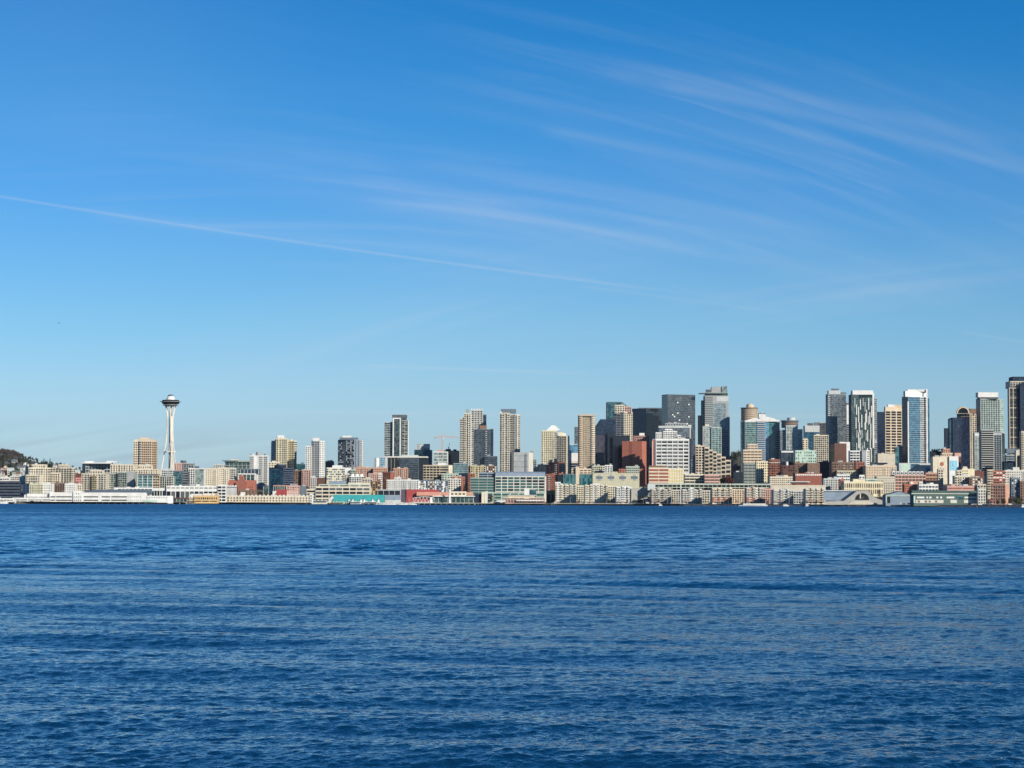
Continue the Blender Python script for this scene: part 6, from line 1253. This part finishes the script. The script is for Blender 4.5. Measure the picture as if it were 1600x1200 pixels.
# ================================================================== cranes
def crane(label, px, off, yj, yt, jl, jr, col, group=None):
    b = Bd(label, 'crane', off, px, 'tower_crane', group); D_ = b.D; X_ = slope(px)*D_; zg_, zj, zt_ = b.zg, zat(px, yj, D_), zat(px, yt, D_)
    mb = MB(); w = 1.2
    for sx in (-w, w):
        for sy in (-w, w): mb.tube((X_+sx, D_+sy, zg_), (X_+sx, D_+sy, zj), .28, .28, 4)
    n_ = int((zj-zg_)/4)
    for k in range(n_): z0_ = zg_+(zj-zg_)*k/n_; z1_ = zg_+(zj-zg_)*(k+1)/n_; s_ = 1 if k%2 else -1; mb.tube((X_-w*s_,D_-w,z0_),(X_+w*s_,D_-w,z1_),.16,.16,4); mb.tube((X_-w*s_,D_+w,z0_),(X_+w*s_,D_+w,z1_),.16,.16,4)
    b.part('mast', mb, col)
    def arm(nm, xe):
        e = slope(xe)*D_; mb = MB(); n2 = max(3, int(abs(e-X_)/4))
        for dy_ in (-.8, .8): mb.tube((X_, D_+dy_, zj), (e, D_+dy_, zj), .24, .24, 4)
        mb.tube((X_, D_, zj+1.8), (e, D_, zj+1.2), .24, .24, 4)
        for k in range(n2): a0 = X_+(e-X_)*k/n2; a1 = X_+(e-X_)*(k+1)/n2; mb.tube((a0, D_, zj+1.6), (a1, D_-.8, zj), .13, .13, 4); mb.tube((a0, D_-.8, zj), (a1, D_, zj+1.5), .13, .13, 4)
        mb.tube((X_, D_, zt_), (X_+(e-X_)*.75, D_, zj+1.4), .1, .1, 4); b.part(nm, mb, col); return e
    arm('jib', jr); e = arm('counter_jib', jl); mb = MB(); mb.box(min(e, e+(4 if e < X_ else -4)), D_-1, zj-2.4, max(e, e+(4 if e < X_ else -4)), D_+1, zj+.2); b.part('counterweight', mb, 'grey')
    b.part('cab', MB().box(X_+1.2, D_-1.6, zj-2.6, X_+3.2, D_+.4, zj-.2), 'white'); b.part('apex', MB().tube((X_-1, D_, zj), (X_, D_, zt_), .3, .2, 4).tube((X_+1, D_, zj), (X_, D_, zt_), .3, .2, 4), col); b.end()
MATS['crane_orange'] = simple_mat('crane_paint', (.55,.20,.10), 0.5); MATS['crane_dark'] = simple_mat('crane_paint_dark', (.05,.06,.09), 0.5)
crane('orange tower crane with a long horizontal jib over the unfinished tower', 690.5, 850, 683.4, 677.5, 678, 716, 'crane_orange')
b = Bd('small dark luffing crane leaning up from the black unfinished tower', 'crane', 655, 701, 'luffing_crane'); D_ = b.D; mb = MB(); z0_ = zat(701, 712, D_)
mb.tube((slope(701)*D_, D_, b.zg), (slope(701)*D_, D_, zat(701,699,D_)), .8, .8, 4); b.part('mast', mb, 'crane_dark'); mb = MB().tube((slope(701)*D_, D_, zat(701,699.5,D_)), (slope(702.3)*D_, D_, zat(702,691.5,D_)), .7, .4, 4); b.part('jib', mb, 'crane_dark'); b.part('cab', MB().box(slope(699.6)*D_, D_-1, zat(701,700.6,D_), slope(701.6)*D_, D_+1, zat(701,698.6,D_)), 'crane_dark'); b.end()
crane('small pale crane on the skyline left of the white-capped tower roofs', 1175, 1700, 629.5, 627.3, 1170, 1182, 'metal') if False else None
# ================================================================== poles, boats, vehicles
b = Bd('very tall white pole in front of the shore apartments', 'pole', 4, 1063.5, 'flag_pole'); D_ = b.D; X_ = slope(1063.5)*D_
b.part('shaft', MB().tube((X_, D_, 2), (X_, D_, zat(1063.5, 745, D_)), .75, .45, 8), 'white'); b.part('base', MB().lathe(X_, D_, [(1.6, 2), (1.6, 3.4), (.8, 3.8)], 10), 'lightgrey'); b.part('cap', MB().lathe(X_, D_, [(.6, zat(1063.5,745,D_)), (.7, zat(1063.5,744.4,D_)), (.2, zat(1063.5,744,D_))], 8), 'white'); b.end()
lamp_pole = MB().tube((0,0,-.3), (0,0,9), .16, .1, 6).tube((0,0,8.9), (1.6,0,9.3), .08, .08, 4).mesh('pole', MATS['metal']); lamp_head = MB().box(1.2,-.2,9.15,2.2,.2,9.4).mesh('lamp_head', MATS['w_white'])
for k, px in enumerate(list(range(508, 860, 22)) + list(range(872, 1390, 19))):
    Y = D0(px) + 3.0; o = empty('street_lamp', (slope(px)*Y, Y, 2.8), 'slim grey street lamp on the waterfront promenade', 'street lamp', 'street lamps along the waterfront')
    for nm, me in (('pole', lamp_pole), ('lamp_head', lamp_head)): c = bpy.data.objects.new(nm, me); COL.objects.link(c); c.parent = o
def boat(label, px, off, L, hgt, decks=1, cat='boat', name='boat', col='white', mast=False, z=0.0, stripe=None):
    Y = D0(px)+off; X_ = slope(px)*Y; o = empty(name, (X_, Y, z), label, cat, None); w = L*.16 if L > 15 else L*.28; st = []
    def bp(nm, mb, m_): me = mb.mesh(nm, MATS[m_] if m_ in MATS else wm(m_)); c = bpy.data.objects.new(nm, me); COL.objects.link(c); c.parent = o
    mb = MB(); sec = [(-.5,.82,.9), (-.25,1,.95), (.1,1,1), (.35,.7,1.1), (.5,.04,1.3)]; rings = []
    for t, ww, hh in sec: rings.append([Vector((t*L, -w*ww*.5, hgt*hh)), Vector((t*L, -w*ww*.32, -.3)), Vector((t*L, w*ww*.32, -.3)), Vector((t*L, w*ww*.5, hgt*hh))])
    for a_, c_ in zip(rings, rings[1:]):
        for i in range(3): mb.quad(a_[i], a_[i+1], c_[i+1], c_[i])
        mb.quad(a_[3], a_[0], c_[0], c_[3])
    mb.quad(*rings[0][::-1]); bp('hull', mb, col)
    for k in range(decks):
        x0, x1 = -.38*L+k*.05*L, .22*L-k*.08*L; z0_ = hgt*.96+k*2.3; bp('cabin', MB().box(x0, -w*.34, z0_, x1, w*.34, z0_+2.1), 'white'); bp('window_strip', MB().box(x0+.6, -w*.34-.06, z0_+.9, x1-.6, -w*.34, z0_+1.5), 'w_dark')
    if stripe: bp('stripe', MB().box(-.42*L, -w*.52, hgt*.5, .2*L, -w*.5, hgt*.66), stripe)
    if mast: bp('mast', MB().tube((0,0,hgt), (0,0,hgt+L*1.0), .1, .06, 5), 'metal')
    return o
boat('long low white excursion boat moored below the brick-based apartments', 1183, -22, 52, 1.7, 1, 'boat', 'excursion_boat')
boat('tiny white motorboat in front of the second shore apartment block', 935.5, -24, 6, .9)
boat('tiny white motorboat by the grey ramped garage', 1032, -22, 5, .8)
boat('white cabin cruiser moored below the plain white-grey apartment block', 1228, -13, 9, .9)
boat('white cabin boat with a blue stripe moored left of the sloping pavilion ramp', 1262, -13, 7, .9, stripe='w_blue')
boat('low white tender under the sloping pavilion', 1301, -15, 12, 1.0)
boat('small cream workboat tied up at the green pier sheds', 1431, -14, 7, 1.3, col='cream')
boat('white boat bow poking in at the right edge of the water', 1600, -60, 7, 1.6)
boat('pink-hulled fishing boat moored right of the white terminal', 262, -52, 14, 1.8, 2, 'fishing boat', 'fishing_boat', 'pink')
boat('white fishing boat behind the pink-hulled one', 252, -46, 12, 1.9, 2, 'fishing boat', 'fishing_boat')
boat('white motor yacht at the left end of the white terminal', 5, -44, 12, 1.8, 1, 'yacht', 'yacht')
b = Bd('low dark glass restaurant with a red roof edge left of the orange building', 'restaurant', -10, 281, 'restaurant'); b.blk(270, 270, 293, 779, 788, 'darkgrey', [Cu('g_green',None,'lightgrey',mn=4)], depth=14, par=False); b.bx('roof_edge', 268, 293, 777.6, 779, 'darkbrick', dD=-1, depth=16); b.end()
# red tent, vans
b = Bd('small bright red pyramid tent by the water at lower right', 'tent', -2, 1550, 'tent'); D_ = b.D; mb = MB()
for k in range(2):
    A, B2 = slope(1545.5+k*5)*D_, slope(1550.5+k*5)*D_; c = ((A+B2)/2, D_+2.4, zat(1550, 780.2+k*.6, D_)); zz_ = zat(1550, 783.2, D_); q = [(A,D_,zz_),(B2,D_,zz_),(B2,D_+5,zz_),(A,D_+5,zz_)]
    for j in range(4): mb.tri(q[j], q[(j+1)%4], c)
b.part('roof', mb, 'redroof'); mb = MB()
for x in (1545.7, 1550.5, 1555.3): mb.tube((slope(x)*D_, D_+.1, 2.4), (slope(x)*D_, D_+.1, zat(1550,783.2,D_)), .1, .1, 4)
b.part('posts', mb, 'metal'); b.end()
def van(label, px, off, L=5.5, h=2.2, col='white', cat='van', name='van'):
    Y = D0(px)+off; X_ = slope(px)*Y; o = empty(name, (X_, Y, ground(X_, Y) if off >= 0 else 2.9), label, cat)
    def bp(nm, mb, m_): c = bpy.data.objects.new(nm, mb.mesh(nm, MATS[m_] if m_ in MATS else wm(m_))); COL.objects.link(c); c.parent = o
    mb = MB(); pr = [(-L/2,.4),(L/2,.4),(L/2,1.1),(L*.36,1.25),(L*.26,h),(-L/2,h)]; n = len(pr)
    mb.v += [Vector((x,-1,z)) for x, z in pr]+[Vector((x,1,z)) for x, z in pr]; mb.f.append(tuple(range(n))); mb.f.append(tuple(reversed(range(n,2*n))))
    for i in range(n): j=(i+1)%n; mb.f.append((i,i+n,j+n,j))
    bp('body', mb, col); bp('window', MB().box(-L*.3,-1.05,h*.62,L*.22,-1,h*.86), 'w_dark')
    for x in (-L*.32, L*.32): bp('wheel', MB().tube((x,-1.05,.4),(x,-.7,.4),.4,.4,10).tube((x,.7,.4),(x,1.05,.4),.4,.4,10), 'asphalt')
    return o
for px, off, lab, c_ in ((1409,-1,'white van parked before the gabled green shed, left one','white'),(1421,-1,'white van parked before the gabled green shed, right one','white'),(1368,3,'white van parked beside the sloping pavilion','white'),(1578,4,'pale parked van with a round front by the right edge','cream'),(868,-3,'cream van on the promenade beside the black garage','cream'),(1012,-3,'white van in front of the grey ramped garage','white'),(1538,0,'grey car parked left of the red tent','grey'),(778,-6,'white truck parked on the pier by the cream towers','white')):
    van(lab, px, off, 7 if 'truck' in lab else 5, 3 if 'truck' in lab else (1.5 if 'car' in lab else 2.3), c_, 'car' if 'car ' in lab else ('truck' if 'truck' in lab else 'van'), 'car' if 'car ' in lab else ('truck' if 'truck' in lab else 'van'))
# bird
Yb = 420; p = at(92, 505, Yb); mb = MB(); s_ = .33
pts = [(-1.25,0,.05),(-.6,.12,.28),(0,.2,0),(.6,.12,.28),(1.25,0,.05),(.6,-.14,.2),(0,-.22,-.06),(-.6,-.14,.2)]
V_ = [Vector(q)*s_ + p for q in pts]; mb.quad(V_[0],V_[1],V_[7],V_[0]) if False else None
mb.v += V_ + [v_+Vector((0,0,-.03)) for v_ in V_]; mb.f += [(0,1,7),(1,2,6,7),(2,3,5,6),(3,4,5),(8,15,9),(9,15,14,10),(10,14,13,11),(11,13,12),(0,7,15,8),(7,6,14,15),(6,5,13,14),(5,4,12,13),(4,3,11,12),(3,2,10,11),(2,1,9,10),(1,0,8,9)]
mb.v += [q for q in []]
mb.lathe(p.x, p.y, [(.03, p.z-.10), (.10, p.z-.03), (.09, p.z+.05), (.02, p.z+.09)], 8)
o = mb.build('bird', wm('darkgrey')); tag(o, 'tiny dark bird gliding in the open sky at left', 'bird')
# ================================================================== trees
r_ = random.Random(21)
wood = MB(); base_ = crown_mesh(10, 9, 420, 5, .42, .1)
for k in range(170):
    px = r_.uniform(-90, 32); Y_ = D0(px)+r_.uniform(1400, 1850); X_ = slope(px)*Y_; zg_ = ground(X_, Y_); sc = r_.uniform(1.0, 1.5)*(1 if px < 26 else .75); ca, sa = math.cos(k), math.sin(k); n0 = len(wood.v)
    wood.v += [Vector((X_+(v_.x*ca-v_.y*sa)*sc, Y_+(v_.x*sa+v_.y*ca)*sc, zg_+v_.z*sc-1)) for v_ in base_.v]; wood.f += [tuple(i+n0 for i in f_) for f_ in base_.f]
    wood.tube((X_, Y_, zg_-1), (X_, Y_, zg_+6*sc), .3, .15, 4)
o = wood.build('wood', MATS['twig']); tag(o, 'dense bare brown wood covering the left hilltop', 'wood', kind='stuff')
for k in range(90):
    px = r_.uniform(-40, 66); tree(r_.choice(['green', 'bare', 'conifer', 'bare', 'green']), px, r_.uniform(960, 1480), r_.uniform(.6, 1.0), 'garden tree between the houses on the left hillside', 'trees between the hillside houses')
for px, off, s_ in ((35,1480,1.0),(47,1500,.95),(65,1250,1.35),(68,1260,1.5),(71,1240,1.45),(73.5,1260,1.2),(77.5,1270,1.5),(76,1230,1.3),(58,1450,.8),(14,1150,1.1),(16,1160,1.2),(82,1400,.7)):
    tree('conifer', px, off, s_, 'dark pointed conifer standing on the ridge of the left hill', 'conifers on the left hill ridge')
for k in range(60):
    px = r_.uniform(30, 150); tree(r_.choice(['bare', 'green', 'bare']), px, r_.uniform(1250, 1700), r_.uniform(.55, .9), 'small dark tree along the low ridge behind the stepped towers', 'trees along the low left ridge')
for k in range(70):
    px = r_.uniform(1138, 1166); tree(r_.choice(['bare', 'green', 'bare', 'conifer2']), px, r_.uniform(1500, 2300), r_.uniform(.8, 1.3), 'hazy tree on the wooded rise seen down the street gap', 'trees on the rise in the street gap')
for px, off, s_ in ((1131,120,.85),(1138,118,1.0),(1143,124,.8)): tree('russet', px, off, s_, 'big reddish-brown tree rising above the elevated roadway', 'russet trees above the roadway', z=zat(px, 757, D0(px)+off))
tree('green', 1127, 116, 1.1, 'dark green tree left of the russet trees', None, z=zat(1127, 757, D0(1127)+116))
for px, off, s_ in ((250,330,1.2),(258,480,1.3),(263,470,1.4),(269,480,1.2),(266,380,1.1)): tree('bare', px, off, s_, 'bare brown tree at the foot of the observation tower', 'bare trees near the observation tower')
for k in range(16): tree('bare', r_.uniform(392, 425), r_.uniform(120, 240), r_.uniform(.9, 1.3), 'bare brown tree left of the navy glass office', 'bare trees left of the navy office')
for k in range(10): tree('bare', r_.uniform(458, 482), r_.uniform(190, 330), r_.uniform(.9, 1.3), 'bare tree below the brown and rosy apartment blocks', 'bare trees below the rosy blocks')
for k in range(26): tree('bare', r_.uniform(700, 742), r_.uniform(90, 230), r_.uniform(1.0, 1.5), 'bare tree on the slope left of the banded green office', 'bare trees left of the banded office')
for px, off, s_ in ((725,215,1.6),(727,225,1.75),(729,214,1.4)): tree('conifer2', px, off, s_, 'tall dark conifer among bare trees left of the banded office', 'dark conifers left of the banded office')
for k in range(34): tree(r_.choice(['green','green','bare']), r_.uniform(1288, 1345), r_.uniform(55, 115), r_.uniform(.5, .8), 'low green shrub-like tree on the bank above the sloping pavilion', 'shrubby trees on the bank above the pavilion', z=6)
for k in range(36): px = r_.uniform(1345, 1400); tree(r_.choice(['bare','bare_small']), px, r_.uniform(50, 150), r_.uniform(.6, 1.0), 'bare tree below the long yellow market hall', 'bare trees below the market hall')
for k in range(34): px = 868+k*12.3+r_.uniform(-2, 2); tree('bare_small', px, r_.uniform(5, 10), r_.uniform(.55, .9), 'small leafless street tree in front of the shore apartments', 'street trees before the shore apartments')
for k in range(20): px = r_.uniform(1462, 1495); tree(r_.choice(['green','bare','conifer2']), px, r_.uniform(230, 320), r_.uniform(.7, 1.1), 'tree in the small park right of the parking structure', 'park trees right of the parking structure')
for k in range(18): px = r_.uniform(1538, 1600); tree(r_.choice(['green','bare','bare']), px, r_.uniform(25, 130), r_.uniform(.6, 1.0), 'tree around the salmon-red block at the right', 'trees around the salmon-red block')
for px in (1457,1461,1464.5,1468,1471): tree('green', px, 905, .5, 'tiny rooftop-height tree on the skyline right of the blue tower', 'skyline trees right of the blue tower', z=zat(px, 705, D0(px)+905))
for k in range(110):
    px = r_.uniform(60, 1560); tree(r_.choice(['green','bare','conifer2','bare']), px, r_.choice([110, 160, 215, 260, 310, 480, 540]) + r_.uniform(-12, 12), r_.uniform(.7, 1.3), 'city tree glimpsed in a gap between the buildings', 'city trees between the buildings')
MG = 'sailboats moored in the marina below the red hall'
for k in range(14):
    px = 592+k*4.3+r_.uniform(-1.2, 1.2); o = boat('white sailboat with a bare mast moored between turquoise shed and red hall', px, -38-r_.uniform(0, 10), r_.uniform(7, 10), .9, 1, 'sailboat', 'sailboat', mast=True); o['group'] = MG
for k in range(46):
    px = r_.choice([r_.uniform(30, 290), r_.uniform(490, 860), r_.uniform(865, 1290), r_.uniform(1380, 1600)]); c_ = r_.choice(['white','white','lightgrey','grey','navy','redroof','cream'])
    nm = {'white':'white','lightgrey':'silver','grey':'grey','navy':'dark blue','redroof':'red','cream':'cream'}[c_]
    van('%s car parked along the waterfront promenade' % nm, px, r_.uniform(-5, 4), 4.4, 1.5, c_, 'car', 'car')['group'] = 'cars parked along the waterfront'
mb = MB().box(-4000, -60, -3.2, 4000, 11500, 420); hz = mb.build('haze', W_DARK); hm, ht = new_mat('haze_air')
vol = ht.node('ShaderNodeVolumePrincipled', i_Density=8e-6); vol.inputs['Color'].default_value = (.75,.86,1,1); vol.inputs['Anisotropy'].default_value = 0.2
ho = ht.node('ShaderNodeOutputMaterial'); ht.l.new(vol.outputs[0], ho.inputs[1]); hz.data.materials.clear(); hz.data.materials.append(hm); tag(hz, kind='stuff')
